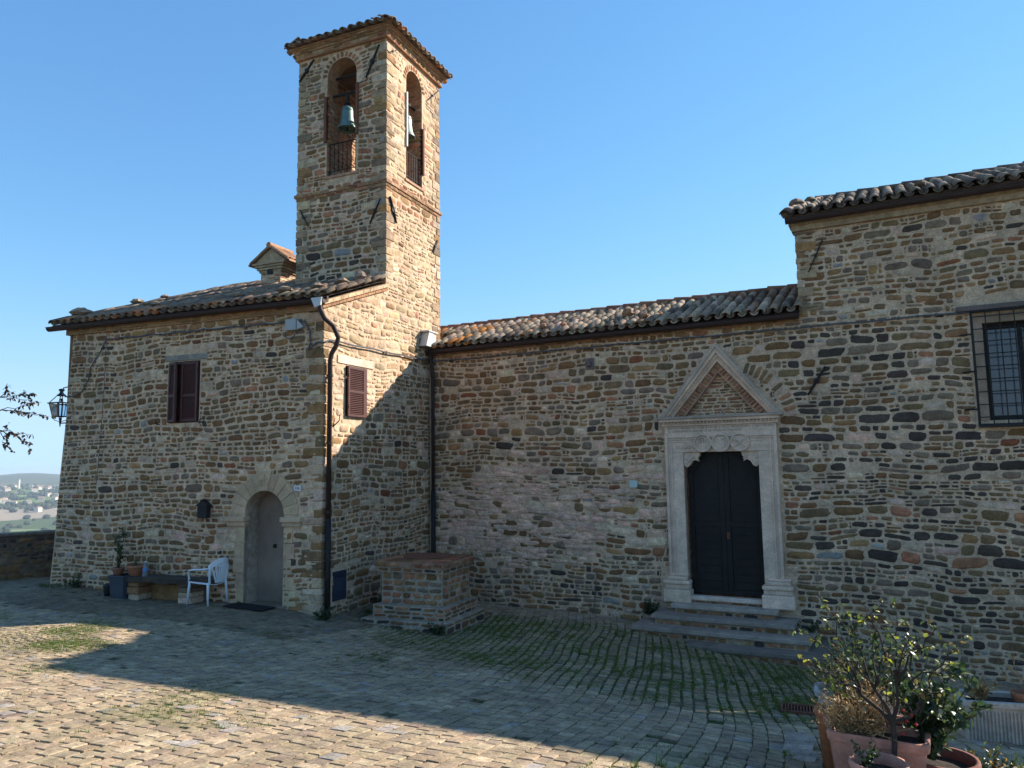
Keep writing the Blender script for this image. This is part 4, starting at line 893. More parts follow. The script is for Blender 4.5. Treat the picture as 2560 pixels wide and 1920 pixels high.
# ---------------------------------------------------------------- bench, pots, bin, bottle
bn = thing('timber_bench', (-11.2, 10.1, -2.4), 'rough old timber slab bench on stone supports against the house', 'bench')
mb = MB(); V = []; K = 14
for i in range(K+1):
    u = 1.98+2.0*i/K; t0 = -1.955+rng.uniform(-.008, .008)+.012*math.sin(i*.8); th_ = .085+rng.uniform(-.015, .02); wf = .5+rng.uniform(-.02, .02)
    V += [FA.P(u, t0, wf), FA.P(u, t0-th_, wf-.02), FA.P(u, t0-th_, .12), FA.P(u, t0, .1)]
mb.add(V, [(4*i+a_, 4*i+(a_+1) % 4, 4*i+4+(a_+1) % 4, 4*i+4+a_) for i in range(K) for a_ in range(4)]+[(0, 1, 2, 3), (4*K, 4*K+1, 4*K+2, 4*K+3)], (.075, .055, .042)); mb.build('seat', 'wood', bn)
for (a, b, d_) in ((2.42, 2.7, .44), (3.62, 3.88, .44)):
    mb = MB(); z = -2.5
    while z < -2.07: h = rng.uniform(.08, .13); mb.box(FA, a+rng.uniform(-.02, .02), b+rng.uniform(-.02, .02), z, min(z+h-.008, -2.045), .1, d_+rng.uniform(-.03, .02), jit(pick({PAL: 2, GRY: 2, OCH: 2}), .15)); z += h
    mb.build('support', 'stone', bn, bevel=.014)
mb = MB(); mb.box(FA, 2.72, 3.6, -2.5, -2.12, .08, .16, jit(OCH)); mb.build('support', 'stone', bn, bevel=.02)
def pot(name, c, r, h, col, label, group=None, rim=.02, sq=None, m='clay', taper=.72, soil=True, rot=0., n=24, parent=None):
    t = thing(name, c, label, 'flower pot', group)
    mb = MB()
    if sq:
        sx, sy = sq
        def rr(k, z, inset=0):
            pts = []; cr = .05
            hx, hy = sx/2*k-inset, sy/2*k-inset
            for (qx, qy, a0) in ((1, 1, 0), (-1, 1, 90), (-1, -1, 180), (1, -1, 270)):
                for s in range(4): a = R_(a0+30*s); pts.append((qx*(hx-cr)+cr*math.cos(a), qy*(hy-cr)+cr*math.sin(a)))
            return [(c[0]+x*math.cos(rot)-y*math.sin(rot), c[1]+x*math.sin(rot)+y*math.cos(rot), c[2]+z) for x, y in pts]
        R4 = [rr(taper, 0), rr(taper+(1-taper)*.85, h*.8), rr(1-.03, h-.06), rr(1.05, h-.055), rr(1.07, h-.02), rr(1.05, h), rr(1.0, h, .01), rr(.96, h-.06, .01)]
        N = 16; V = sum(R4, []); f = [(i*N+k, i*N+(k+1) % N, (i+1)*N+(k+1) % N, (i+1)*N+k) for i in range(len(R4)-1) for k in range(N)]+[tuple(range(N-1, -1, -1))]
        mb.add(V, f, col); mb.build('pot_body', m, t)
        if soil: mb = MB(); mb.add(rr(.97, h-.05, .01), [tuple(range(N))]); mb.build('soil', 'soil', t)
    else:
        prof = [(r*taper, 0), (r*.95, h-.06), (r*.97, h-.055), (r*1.06, h-.05), (r*1.09, h-.025), (r*1.06, h), (r*.96, h), (r*.9, h-.05), (r*.88, h-.08)]
        mb.lathe(c, prof[:], n, col); mb.f.pop(); mb.build('pot_body', m, t, smooth=True)
        if soil: mb = MB(); mb.lathe((c[0], c[1], c[2]+h-.065), [(r*.9, 0), (0, .01)], n); mb.build('soil', 'soil', t)
    return t
TC = (.42, .17, .09); TP = (.50, .24, .17)
cb = FA.P(4.08, 0, .33); zb = g(cb[0], cb[1])
tb = thing('waste_bin', (cb[0], cb[1], zb), 'dark grey blue square plastic tub below the climbing plant', 'tub')
mb = MB()
Gb = Face((cb[0]-.17, cb[1]-.17), (1, 0), (0, -1)); V = []
for k, z in ((.82, 0), (1, .4), (1.06, .4), (1.06, .43), (.96, .43), (.9, .1)):
    for sx, sy in ((-1, -1), (1, -1), (1, 1), (-1, 1)): V.append((cb[0]+sx*.19*k, cb[1]+sy*.19*k, zb+z))
mb.add(V, [(i*4+k, i*4+(k+1) % 4, i*4+4+(k+1) % 4, i*4+4+k) for i in range(5) for k in range(4)]+[(3, 2, 1, 0)], (.05, .06, .08)); mb.build('tub_body', 'greyplastic', tb, bevel=.01)
mb = MB(); mb.box(Face((cb[0]-.16, cb[1]-.16), (1, 0), (0, -1)), 0, .32, zb+.3, zb+.40, -.32, 0); mb.build('soil', 'soil', tb)
c = FA.P(4.28, 0, .3); pot('flower_pot', (c[0], c[1], zb+.4), .1, .15, (.3, .13, .08), 'small dark clay pot with climbing plant on the grey tub')
c = FA.P(3.86, 0, .27); pot('flower_pot', (c[0], c[1], -1.955), .17, .19, (.38, .15, .08), 'orange clay pot at the left end of the timber bench')
c = FA.P(4.42, 0, .4); zg_ = g(c[0], c[1]); pot('flower_pot', (c[0], c[1], zg_+.02), .075, .2, (.03, .03, .035), 'small black pot on the ground left of the grey tub', m='greyplastic')
t = FA.P(3.56, -1.955, .36)
bt = thing('water_bottle', tuple(t), 'clear plastic water bottle standing on the timber bench', 'bottle'); mb = MB()
mb.lathe(tuple(t), [(.035, 0), (.042, .01), (.042, .07), (.037, .09), (.042, .11), (.042, .17), (.03, .21), (.014, .235), (.014, .26), (0, .26)], 16); mb.build('bottle_body', 'clearplastic', bt, smooth=True)
mb = MB(); mb.lathe((t[0], t[1], t[2]+.255), [(.017, 0), (.017, .02), (0, .022)], 12); mb.build('bottle_cap', 'enamel', bt)
mb = MB(); mb.lathe((t[0], t[1], t[2]+.09), [(.0435, 0), (.0435, .06)], 16, (.1, .25, .5)); mb.f = mb.f[:16]; mb.build('bottle_label', 'greyplastic', bt)
# door mat
mc = FA.P(1.2, 0, .35); mb = MB(); Gm = Face((mc[0], mc[1]), tuple(FA.d), tuple(FA.n)); Vm = []
for sx, sy in ((-.4, -.2), (.4, -.2), (.4, .2), (-.4, .2)):
    p = Gm.P(sx, 0, sy); Vm.append((p[0], p[1], g(p[0], p[1])+.03))
Vm += [(x, y, z+.018) for x, y, z in Vm]; mb.add(Vm, [(0, 1, 2, 3), (7, 6, 5, 4), (0, 4, 5, 1), (1, 5, 6, 2), (2, 6, 7, 3), (3, 7, 4, 0)])
tag(mb.build('door_mat', mat('black_mat', (.012, .012, .013), .95, bump=1, bscale=200), None, (mc[0], mc[1], g(mc[0], mc[1]))), 'black door mat on the paving outside the arched doorway', 'door mat')
# mailbox
mp = FA.P(2.5, -.9, .06); mx = thing('mailbox', tuple(mp), 'small black metal mailbox with peaked roof beside the arched doorway', 'mailbox')
mb = MB(); mb.box(FA, 2.4, 2.62, -.9, -.68, .02, .12); mb.box(FA, 2.43, 2.59, -.73, -.715, .12, .126, (.2, .2, .2)); mb.build('box_body', 'iron', mx, bevel=.006)
mb = MB(); mb.prism(FA, [(2.37, -.68), (2.65, -.68), (2.6, -.64), (2.54, -.6), (2.51, -.565), (2.48, -.6), (2.42, -.64)], .0, .145); mb.lathe(tuple(FA.P(2.51, -.56, .07)), [(.012, -.02), (.018, 0), (0, .02)], 8); mb.build('lid', 'iron', mx)
# number plate with 6
def text(s, F, u, v, w, size, m, parent, name):
    cu = bpy.data.curves.new(name, 'FONT'); cu.body = s; cu.size = size; cu.extrude = .002; cu.align_x = 'CENTER'; cu.align_y = 'CENTER'
    o = bpy.data.objects.new(name, cu); COL.objects.link(o); p = F.P(u, v, w); ux_ = Vector((F.n[1], -F.n[0], 0))*-1
    ux_ = Vector((0, 0, 1)).cross(Vector((*F.n, 0))); L = ROOT.get(parent.name, (0, 0, 0))
    o.matrix_local = Matrix(((ux_.x, 0, F.n[0], p[0]-L[0]), (ux_.y, 0, F.n[1], p[1]-L[1]), (0, 1, 0, p[2]-L[2]), (0, 0, 0, 1))); o.parent = parent; bpy.context.view_layer.update()
    me = bpy.data.meshes.new_from_object(o.evaluated_get(bpy.context.evaluated_depsgraph_get())); mw_ = o.matrix_local.copy(); bpy.data.objects.remove(o); bpy.data.curves.remove(cu)
    o = bpy.data.objects.new(name, me); COL.objects.link(o); o.parent = parent; o.matrix_local = mw_; me.materials.clear(); me.materials.append(M[m])
    return o
npl = thing('house_number', tuple(FA.P(.49, -.36, .02)), 'small white house number plate right of the arched doorway', 'number plate')
mb = MB(); mb.box(FA, .42, .56, -.415, -.315, .01, .024); mb.build('plate', 'enamel', npl)
M['numred'] = mat('red_numeral', (.25, .06, .05), .5, noise=0, bump=0); text('D6', FA, .49, -.365, .026, .07, 'numred', npl, 'numeral')
mb = MB(); mb.box(FC, 4.63, 4.78, -.48, -.35, .01, .03)
for a, b in ((4.645, -.465), (4.765, -.465), (4.645, -.365), (4.765, -.365)): mb.lathe(tuple(FC.P(a, b, .03)), [(.004, -.004), (.004, .004), (0, .005)], 6, (.3, .3, .3))
tag(mb.build('wall_plaque', mat('pale_green_plaque', (.45, .55, .53), .4, noise=.05, bump=0), None, tuple(FC.P(4.7, -.42, .01))), 'blank pale green square plaque on the church wall left of portal', 'plaque')
# junction box and cables
jb = thing('junction_box', tuple(FA.P(.64, 2.6, 0)), 'grey plastic electrical junction box under the house gutter', 'junction box')
mb = MB(); mb.box(FA, .53, .76, 2.47, 2.68, .01, .1, (.35, .36, .36)); mb.build('box_body', 'greyplastic', jb, bevel=.01)
mb = MB(); mb.prism(FA, [(.38, 2.52), (.52, 2.48), (.52, 2.66)], .02, .08, (.4, .4, .4)); mb.build('bracket', 'greyplastic', jb)
def cable(pts, r, label, clips=()):
    mb = MB(); mb.tube(pts, r, 6); 
    for c_ in clips: mb.tube([c_-np.array([0, 0, .02]), c_+np.array([0, 0, .02])], r*2.0, 6)
    return tag(mb.build('electric_cable', 'cable', None, tuple(pts[0])), label, 'cable')
nn = 26; pA = [FA.P(.55+4.6*i/nn, 2.64+.012*math.sin(i*1.7), .045) for i in range(nn+1)]
cable(pA, .014, 'black cable strung under the eaves of the house front', pA[::2])
cable([FA.P(5.16, 2.62, .04), FA.P(5.3, 2.4, .03), FA.P(5.55, 2.1, .03), FA.P(5.6, 1.85, .03), FA.P(5.75, 1.62, .03), FA.P(5.95, 1.52, .03), FA.P(6.2, 1.52, .04), FA.P(6.35, 1.6, .0), FA.P(6.38, 1.72, -.05), FA.P(6.2, 1.76, -.1)], .013, 'loose grey cable looping down at the left corner of the house')
cable([FA.P(.78, 2.45, .05), FA.P(.8, 2.38, .05), FA.P(.7, 2.32, .05), FA.P(.6, 2.36, .05), FA.P(.56, 2.47, .05)], .011, 'short cable loop hanging beneath the grey junction box')
cable([FA.P(.5, 2.66, .05), FA.P(.36, 2.6, .05), FA.P(.27, 2.45, .04), FA.P(.25, 2.2, .04), FA.P(.3, 2.1, .04), FA.P(.1, 2.22, .04), FA.P(-.05, 2.2, .05)]+[FB.P(.1+.35*i, 2.27+.01*math.sin(i*2)+.006*i, .05) for i in range(11)], .016, 'grey cable turning the house corner along the sunlit side wall')
pC = [FC.P(.15+10.9*i/40, 2.32+.008*math.sin(i*1.3), .05) for i in range(41)]; cable(pC, .014, 'long cable clipped along the church wall below the gutter', pC[::1])
cable([FA.P(5.16, 2.75, .03), FA.P(5.16, 1.5, .03), FA.P(5.2, .6, .03), FA.P(5.23, .05, .03), FA.P(5.24, -.28, .04)], .006, 'thin iron wire hanging down the left part of house front')
cable([FC.P(3.9, -2.1, .03), FC.P(3.87, -2.5, .03), FC.P(3.8, -2.95, .04)], .008, 'thin pale wire at the foot of the church wall')
# ---------------------------------------------------------------- lantern
lp = Vector((-14.78, 10.42, 1.0)); ln = thing('wall_lantern', tuple(lp), 'black iron street lantern on a bracket at the left house corner', 'lantern'); c = lp
rt, rb, zt, zb_ = .22, .15, .42, .14
mb = MB(); mb.tube([(c.x, c.y, c.z), (c.x+.42, c.y+.05, c.z)], .014, 6); mb.tube([(c.x, c.y, c.z-.08), (c.x, c.y, c.z+.02), (c.x, c.y, c.z+.12)], [.006, .022, .012], 8)
for k in range(4):
    q = math.pi/4+k*math.pi/2; mb.tube([(c.x, c.y, c.z+.03), (c.x+.1*math.cos(q), c.y+.1*math.sin(q), c.z+.06), (c.x+rb*math.cos(q), c.y+rb*math.sin(q), c.z+zb_)], .008, 6)
mb.build('bracket', 'iron', ln)
mb = MB(); sq = [(math.cos(math.pi/4+k*math.pi/2), math.sin(math.pi/4+k*math.pi/2)) for k in range(4)]
for k in range(4):
    a, b = sq[k], sq[(k+1) % 4]
    mb.tube([(c.x+a[0]*rb, c.y+a[1]*rb, c.z+zb_), (c.x+a[0]*rt, c.y+a[1]*rt, c.z+zt)], .008, 6)
    mb.tube([(c.x+a[0]*rb, c.y+a[1]*rb, c.z+zb_), (c.x+b[0]*rb, c.y+b[1]*rb, c.z+zb_)], .01, 6); mb.tube([(c.x+a[0]*rt*1.1, c.y+a[1]*rt*1.1, c.z+zt), (c.x+b[0]*rt*1.1, c.y+b[1]*rt*1.1, c.z+zt)], .014, 6)
    mb.tube([(c.x+a[0]*rt, c.y+a[1]*rt, c.z+zt), (c.x+a[0]*.07, c.y+a[1]*.07, c.z+zt+.17)], .009, 6)
mb.tube([(c.x, c.y, c.z+zb_), (c.x, c.y, c.z+zt+.1)], .018, 8); mb.build('lantern_frame', 'iron', ln)
mb = MB()
for k in range(4):
    a, b = sq[k], sq[(k+1) % 4]; mb.add([(c.x+a[0]*rb, c.y+a[1]*rb, c.z+zb_), (c.x+b[0]*rb, c.y+b[1]*rb, c.z+zb_), (c.x+b[0]*rt, c.y+b[1]*rt, c.z+zt), (c.x+a[0]*rt, c.y+a[1]*rt, c.z+zt)], [(0, 1, 2, 3)])
mb.build('lantern_glass', 'lampglass', ln)
mb = MB(); mb.lathe(tuple(c), [(.08, zt+.15), (.09, zt+.17), (.05, zt+.2), (.03, zt+.24), (.06, zt+.27), (.05, zt+.3), (0, zt+.31)], 10)
mb.build('lantern_cap', 'iron', ln, smooth=True)
# ---------------------------------------------------------------- stones on the roofs
RC = (.24, .2, .15)
def on_roof(F, u, dd, z0, w0, sl_): return tuple(F.P(u, z0+sl_*dd+.12, w0-dd))
desc = ['leftmost rounded stone lying on the tiles at the left end of the house roof', 'second stone from the left end of the house roof', 'stone on the house roof above the left side of the shuttered window', 'flat stone on the house roof above the shuttered window', 'stone high on the left slope edge of the house roof', 'smaller stone next to the roof edge left of the chimney',
        'stone near the eave right of the middle of the house roof', 'stone near the house roof eave above the junction box', 'stone near the sunny roof edge just above the corner downpipe', 'stone on the roof edge below the tower front', 'tall stone standing on the roof at the tower foot']
for (u, dd, s), lb in zip(((6.35, .5, .2), (6.0, .35, .13), (4.9, .9, .1), (4.3, .5, .09), (6.3, 1.9, .14), (6.3, 2.7, .1), (2.2, .5, .11), (1.0, .35, .14), (.35, .45, .12), (.15, .95, .13), (.12, 1.55, .12)), desc):
    rock('roof_stone', on_roof(FA, u, dd, 3.05, .16, SLA), (s*1.2, s, s*(1.6 if 'tall' in lb else .85)), lb, 'stones weighing down the house roof tiles', RC)
for (u, dd, s), lb in zip(((2.75, .35, .09), (3.25, .3, .08), (4.5, .75, .14), (5.0, .3, .08)), ('small stone on the left part of the church roof near its gutter', 'reddish small stone beside another near the church roof gutter', 'large orange brown stone in the middle of the low church roof', 'small dark stone on the low church roof near the gutter')):
    rock('roof_stone', on_roof(FC, u, dd, 2.64, .16, .38), (s, s, s*1.2), lb, 'stones on the low church roof', (.28, .17, .1))
for (u, dd, s), lb in zip(((7.85, .9, .14), (8.05, 1.5, .1), (9.9, .6, .1), (12.0, .5, .12)), ('rough stone at the left edge of the high church roof', 'small stone further up the left edge of the high church roof', 'stone lying among tiles midway along the high church roof', 'dark stone near the right end of the high church roof')):
    rock('roof_stone', on_roof(FC, u, dd, 4.36, .18, .38), (s, s, s), lb, 'stones on the high church roof', (.17, .14, .11))
# ---------------------------------------------------------------- drain, slab
dc = (-.43, 8.78); zd = g(*dc)
dg = thing('drain_grate', (dc[0], dc[1], zd), 'rusty iron drain grate set in the paving near the planters', 'drain')
Fd = Face((dc[0]-.2, dc[1]-.14), (1, .05), (0, -1)); mb = MB(); mb.band(Face((dc[0], dc[1]), (1, 0), (0, -1)), [(-.22, 0)], [(-.2, 0)], 0, 0, closed=False) if False else None
for a, b, c0, d0 in ((0, .4, 0, .025), (0, .4, .255, .28), (0, .025, .025, .255), (.375, .4, .025, .255)): mb.box(Fd, a, b, zd-.0, zd+.05, -d0, -c0)
mb.build('grate_frame', 'rust', dg)
mb = MB()
for k in range(11): mb.box(Fd, .04+k*.031, .055+k*.031, zd, zd+.045, -.255, -.025)
mb.build('grate_bars', 'rust', dg)
mb = MB(); mb.box(Fd, .02, .38, zd-.02, zd+.005, -.26, -.02); mb.build('pit', 'doorblack', dg)
for (x, y, sx, sy, h, lb) in ((-.36, 6.8, .11, .24, .05, 'grey broken stone slab left of the terracotta pots'), (-.3, 6.4, .08, .12, .03, 'smaller broken stone piece close to the terracotta pots')):
    z = g(x, y); mb = MB(); p = [(x-sx, y-sy), (x+sx*.7, y-sy*1.05), (x+sx, y+sy*.6), (x+sx*.2, y+sy), (x-sx*.9, y+sy*.8)]
    mb.add([(a, b, z-.02) for a, b in p]+[(a, b, z+h) for a, b in p], [(0, 1, 2, 3, 4), (9, 8, 7, 6, 5)]+[(i, (i+1) % 5, (i+1) % 5+5, i+5) for i in range(5)], (.3, .28, .25)); tag(mb.build('stone_slab', 'stone', None, (x, y, z), bevel=.012), lb, 'slab')

#MARK_GROUND
# ================================================================ GROUND
def far_z(r, az):   # az degrees left of +Y
    base = np.interp(r, [20, 26, 60, 150, 400, 900, 1500, 1900, 2300, 2700, 3000, 3400, 4300, 5200], [-2.4, -5.5, -12, -24, -50, -84, -92, -84, -66, -50, -46, -48, -20, -60])
    w = np.exp(-((az-56.2)/9)**2)*1.0
    ridge = np.interp(r, [3300, 4300, 5200], [0, 1, 0])*(24*np.exp(-((az-56.0)/2.6)**2)-10+18*(vn(az*.35+7, r*.0004)-.5)-0*w)
    amp = np.interp(r, [20, 300, 2000, 5000], [0, 2, 7, 4])
    return base+ridge+(vn(az*.6+3, np.log(r)*3)-.5)*amp*2
rad = np.concatenate([np.linspace(0, 19, 39)[1:], np.geomspace(19.6, 5200, 90)]); naz = 360
az = np.linspace(0, 360, naz, endpoint=False); V = [(0, 0, g(0, 0)-.004)]; Rg, Ag = np.meshgrid(rad, az, indexing='ij')
X = -Rg*np.sin(np.radians(Ag)); Y = Rg*np.cos(np.radians(Ag))
sA = np.where(Ag > 180, Ag-360, Ag)
# local terrace reaches as far as the parapet on the left and about 21 m elsewhere
Zl = gz(np.clip(X, -20, 16), np.clip(Y, -12, 22))-.004
bl = np.clip((Rg-21.5)/5, 0, 1); bl = bl*bl*(3-2*bl)
Z = Zl*(1-bl)+far_z(np.maximum(Rg, 20), sA)*bl
V = np.vstack([[V[0]], np.stack([X, Y, Z], -1).reshape(-1, 3)]); fc = [(0, 1+k, 1+(k+1) % naz) for k in range(naz)]
nR = len(rad)
for i in range(nR-1):
    a = 1+i*naz; b = a+naz; fc += [(a+k, b+k, b+(k+1) % naz, a+(k+1) % naz) for k in range(naz)]
gm = bpy.data.materials.new('ground_earth_and_fields'); gm.use_nodes = True; n_ = gm.node_tree.nodes; L_ = gm.node_tree.links; p_ = n_['Principled BSDF']; p_.inputs['Roughness'].default_value = 1; p_.inputs['Specular IOR Level'].default_value = .1
tc = n_.new('ShaderNodeTexCoord'); at_ = n_.new('ShaderNodeAttribute'); at_.attribute_name = 'Col'
vo = n_.new('ShaderNodeTexVoronoi'); vo.inputs['Scale'].default_value = .0052; vo.inputs['Randomness'].default_value = .9; mp_ = n_.new('ShaderNodeMapping'); mp_.inputs['Scale'].default_value = (1, .6, 0); mp_.inputs['Rotation'].default_value = (0, 0, .6); L_.new(tc.outputs['Object'], mp_.inputs[0]); L_.new(mp_.outputs[0], vo.inputs['Vector'])
sx_ = n_.new('ShaderNodeSeparateColor'); L_.new(vo.outputs['Color'], sx_.inputs[0]); rp = n_.new('ShaderNodeValToRGB'); rp.color_ramp.interpolation = 'CONSTANT'
for i, (pos, c_) in enumerate(((0, (.10, .16, .035)), (.3, (.26, .20, .13)), (.5, (.15, .21, .05)), (.68, (.30, .24, .17)), (.85, (.06, .09, .03)))):
    e = rp.color_ramp.elements[i] if i < 2 else rp.color_ramp.elements.new(pos)
    e.position = pos; e.color = (*c_, 1)
L_.new(sx_.outputs[0], rp.inputs[0]); no = n_.new('ShaderNodeTexNoise'); no.inputs['Scale'].default_value = 3.0; no.inputs['Detail'].default_value = 8; L_.new(tc.outputs['Object'], no.inputs['Vector'])
ns = n_.new('ShaderNodeValToRGB'); ns.color_ramp.elements[0].position = .42; ns.color_ramp.elements[0].color = (.12, .10, .07, 1); ns.color_ramp.elements[1].position = .62; ns.color_ramp.elements[1].color = (.05, .07, .02, 1); L_.new(no.outputs['Fac'], ns.inputs[0])
mx_ = n_.new('ShaderNodeMix'); mx_.data_type = 'RGBA'; sc_ = n_.new('ShaderNodeSeparateColor'); L_.new(at_.outputs['Color'], sc_.inputs[0]); L_.new(sc_.outputs[0], mx_.inputs['Factor']); L_.new(ns.outputs[0], mx_.inputs['A']); L_.new(rp.outputs[0], mx_.inputs['B'])
mw = n_.new('ShaderNodeMix'); mw.data_type = 'RGBA'; L_.new(sc_.outputs[1], mw.inputs['Factor']); L_.new(mx_.outputs['Result'], mw.inputs['A']); mw.inputs['B'].default_value = (.045, .06, .03, 1); L_.new(mw.outputs['Result'], p_.inputs['Base Color'])
bp = n_.new('ShaderNodeBump'); bp.inputs['Distance'].default_value = .03; bp.inputs['Strength'].default_value = .8; n2 = n_.new('ShaderNodeTexNoise'); n2.inputs['Scale'].default_value = 25; n2.inputs['Detail'].default_value = 6; L_.new(tc.outputs['Object'], n2.inputs['Vector']); L_.new(n2.outputs['Fac'], bp.inputs['Height']); L_.new(bp.outputs[0], p_.inputs['Normal'])
rr = np.concatenate([[0], Rg.ravel()]); cc = np.zeros((len(V), 3)); cc[:, 0] = np.clip((rr-24)/20, 0, 1); cc[:, 1] = np.clip((rr-2950)/500, 0, 1)*.85
mb = MB(); mb.add(V, fc, cc); o = mb.build('ground', gm, smooth=True); tag(o, kind='structure')
def on_far(r, a): return (-r*math.sin(R_(a)), r*math.cos(R_(a)), float(far_z(np.array(max(r, 20.)), np.array(a))))

# ---- paving setts

def field(s, t):
    b = np.clip((t-4.6)/5.5, 0, 1); b = b*b*(3-2*b); gg = np.where(t < 8.6, np.clip(t-5.2, 0, None)**2/6.8, (t-8.6)+1.7)*.27
    return s-gg*.8+(vn(s*.7, t*.7)-.5)*.12, t+.2*b*(s+3)+(vn(s*.6+9, t*.6)-.5)*.16
def grassy(x, y):
    d = np.clip((y-7.6)/1.2, 0, 1)*np.clip((13.6-y)/.8, 0, 1)*np.clip((x+7.6+.9*(11-y)*.0)/1.0, 0, 1)*np.clip((1.2-x)/1.5, 0, 1)
    d = d*np.clip((y+.5*x-5.9)/1.2, 0, 1)
    m = np.clip(vn(x*.9+2, y*.9)*2.4-1.2, 0, 1)
    l_ = np.exp(-((x+9.8)/1.6)**2-((y-6.6)/.9)**2)*.5
    return np.clip(d*(.55+.6*vn(x*2, y*2))+.4*m*(y > 3)*(y < 9)+l_, 0, 1)
def hidden(x, y):   # under buildings or wholly out of view
    if y > 14.424-.077*(x-XB)-.02: return True
    if x < XB and y > 10.6+.055*(x-XB)-.02 and x > -14.45: return True
    dp_ = -.393*x+.919*y; la = .919*x+.393*y
    if dp_ < 1.2 or abs(la) > dp_*.86+1.6: return True
    if -7.6 < x < -6.0 and 11.1 < y < 12.45: return True
    return False
sm = MB(); tufts = []; count = 0
SC = [((.34, .29, .2), 5), ((.30, .258, .185), 4), ((.38, .33, .235), 3), ((.32, .26, .18), 1.5), ((.31, .30, .28), .8), ((.25, .21, .165), 1.2)]
s = -24.0
while s < 12:
    w = rng.uniform(.105, .15); t = 1.0+rng.uniform(0, .1)
    while t < 18:
        l = rng.uniform(.09, .175); xc, yc = field(s+w/2, t+l/2); xc = float(xc); yc = float(yc)
        if not hidden(xc, yc) and yc < 14.2:
            gr = float(grassy(xc, yc))
            if rng.random() < .012: t += l; continue
            ga = .001+.014*gr
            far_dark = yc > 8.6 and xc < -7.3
            kk = .86 if gr > .45 else .97
            q = np.array([(-.5, -.42), (-.42, -.5), (.42, -.5), (.5, -.42), (.5, .42), (.42, .5), (-.42, .5), (-.5, .42)])*np.array([(w-ga)*kk, (l-ga)*kk])
            q = q*(1+nr.uniform(-.07, .07, (8, 1))); a_ = rng.uniform(-.06, .06); ca, sa = math.cos(a_), math.sin(a_); q = q@np.array([[ca, sa], [-sa, ca]])
            rings = []
            jx, jy = rng.uniform(-.004, .004), rng.uniform(-.005, .005)
            for k, dz in ((1.0, -.03), (.99, .005), (.93, .009)):
                xx, yy = field(s+w/2+q[:, 0]*k+jx, t+l/2+q[:, 1]*k+jy); rings.append((xx, yy, dz))
            zc = g(xc, yc); tx, ty = rng.uniform(-.03, .03), rng.uniform(-.03, .03); up = rng.uniform(-.004, .005)
            P_ = [np.stack([a, b, zc+(gz(a, b)-zc)+d_+up*(d_ > 0)+(d_ > 0)*((a-xc)*tx+(b-yc)*ty)], -1) for a, b, d_ in rings]+[np.array([[xc, yc, zc+.010+up]])]
            f = [(i, (i+1) % 8, 8+(i+1) % 8, 8+i) for i in range(8)]+[(8+i, 8+(i+1) % 8, 16+(i+1) % 8, 16+i) for i in range(8)]+[(16+i, 16+(i+1) % 8, 24) for i in range(8)]
            tt = rng.random()*sum(k for _, k in SC)
            for c_, k in SC:
                tt -= k
                if tt <= 0: break
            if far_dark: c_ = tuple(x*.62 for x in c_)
            c2 = jit(c_, .09)
            if gr > .4: c2 = tuple(a*.66+b*.34 for a, b in zip(c2, (.1, .125, .045)))
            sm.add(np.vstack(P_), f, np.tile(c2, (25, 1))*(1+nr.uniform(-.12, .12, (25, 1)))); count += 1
            nt_ = np.random.RandomState(count).poisson(gr*13.*max(0, float(vn(xc*2.6, yc*2.6))*2-.55)+.04)
            for _ in range(nt_):
                if rng.random() < .52: xx, yy = field(s+rng.gauss(0, .016), t+rng.uniform(0, l))
                else: xx, yy = field(s+rng.uniform(0, w), t+rng.gauss(0, .016))
                tufts.append((float(xx), float(yy), gr))
        t += l
    s += w
o = sm.build('cobblestone_paving', 'sett', smooth=False); tag(o, kind='structure')
# ---- grass in the joints
gmb = MB()
def blades(x, y, z, n, h, spread, col):
    V = []; f = []; C = []
    for k in range(n):
        a = rng.uniform(0, 6.28); r = rng.uniform(0, spread); bx, by = x+r*math.cos(a), y+r*math.sin(a); hh = h*rng.uniform(.5, 1.2); q = rng.uniform(0, 6.28); wd = rng.uniform(.003, .006); le = rng.uniform(.1, .7)*hh
        i = len(V); V += [(bx-wd*math.cos(q), by-wd*math.sin(q), z-.01), (bx+wd*math.cos(q), by+wd*math.sin(q), z-.01), (bx+le*math.sin(q)+wd*.5, by-le*math.cos(q), z+hh)]; f.append((i, i+1, i+2)); c_ = jit(col, .25); C += [c_]*3
    return V, f, C
for x, y, gr in tufts:
    if hidden(x, y): continue
    V_, f_, C_ = blades(x, y, g(x, y), 7, .022+.02*gr, .028, (.13, .19, .03) if rng.random() < .75 else (.16, .15, .06)); gmb.add(V_, f_, np.array(C_))
# tufts of weeds along wall feet and the sunny strip
for (x, y, n, sp, h) in [(rng.uniform(-1.9, .3), rng.uniform(4.9, 5.35), 22, .06, .07) for _ in range(16)]+[(rng.uniform(.3, 1.5), rng.uniform(5.2, 7.4), 30, .09, .08) for _ in range(60)]+[(rng.uniform(-14.6, -13.6), rng.uniform(9.9, 10.3), 22, .08, .07) for _ in range(14)]+[(rng.uniform(-7.9, -7.5), rng.uniform(10.9, 12.6), 40, .1, .1) for _ in range(14)]+[(rng.uniform(-1.4, .6), rng.uniform(9.4, 11.6), 26, .09, .06) for _ in range(40)]:
    V_, f_, C_ = blades(x, y, g(x, y)+.01, n, h, sp, (.06, .11, .02)); gmb.add(V_, f_, np.array(C_))
o = gmb.build('grass', 'leaf'); tag(o, 'short green grass growing in the joints of the paving', 'grass', kind='stuff')

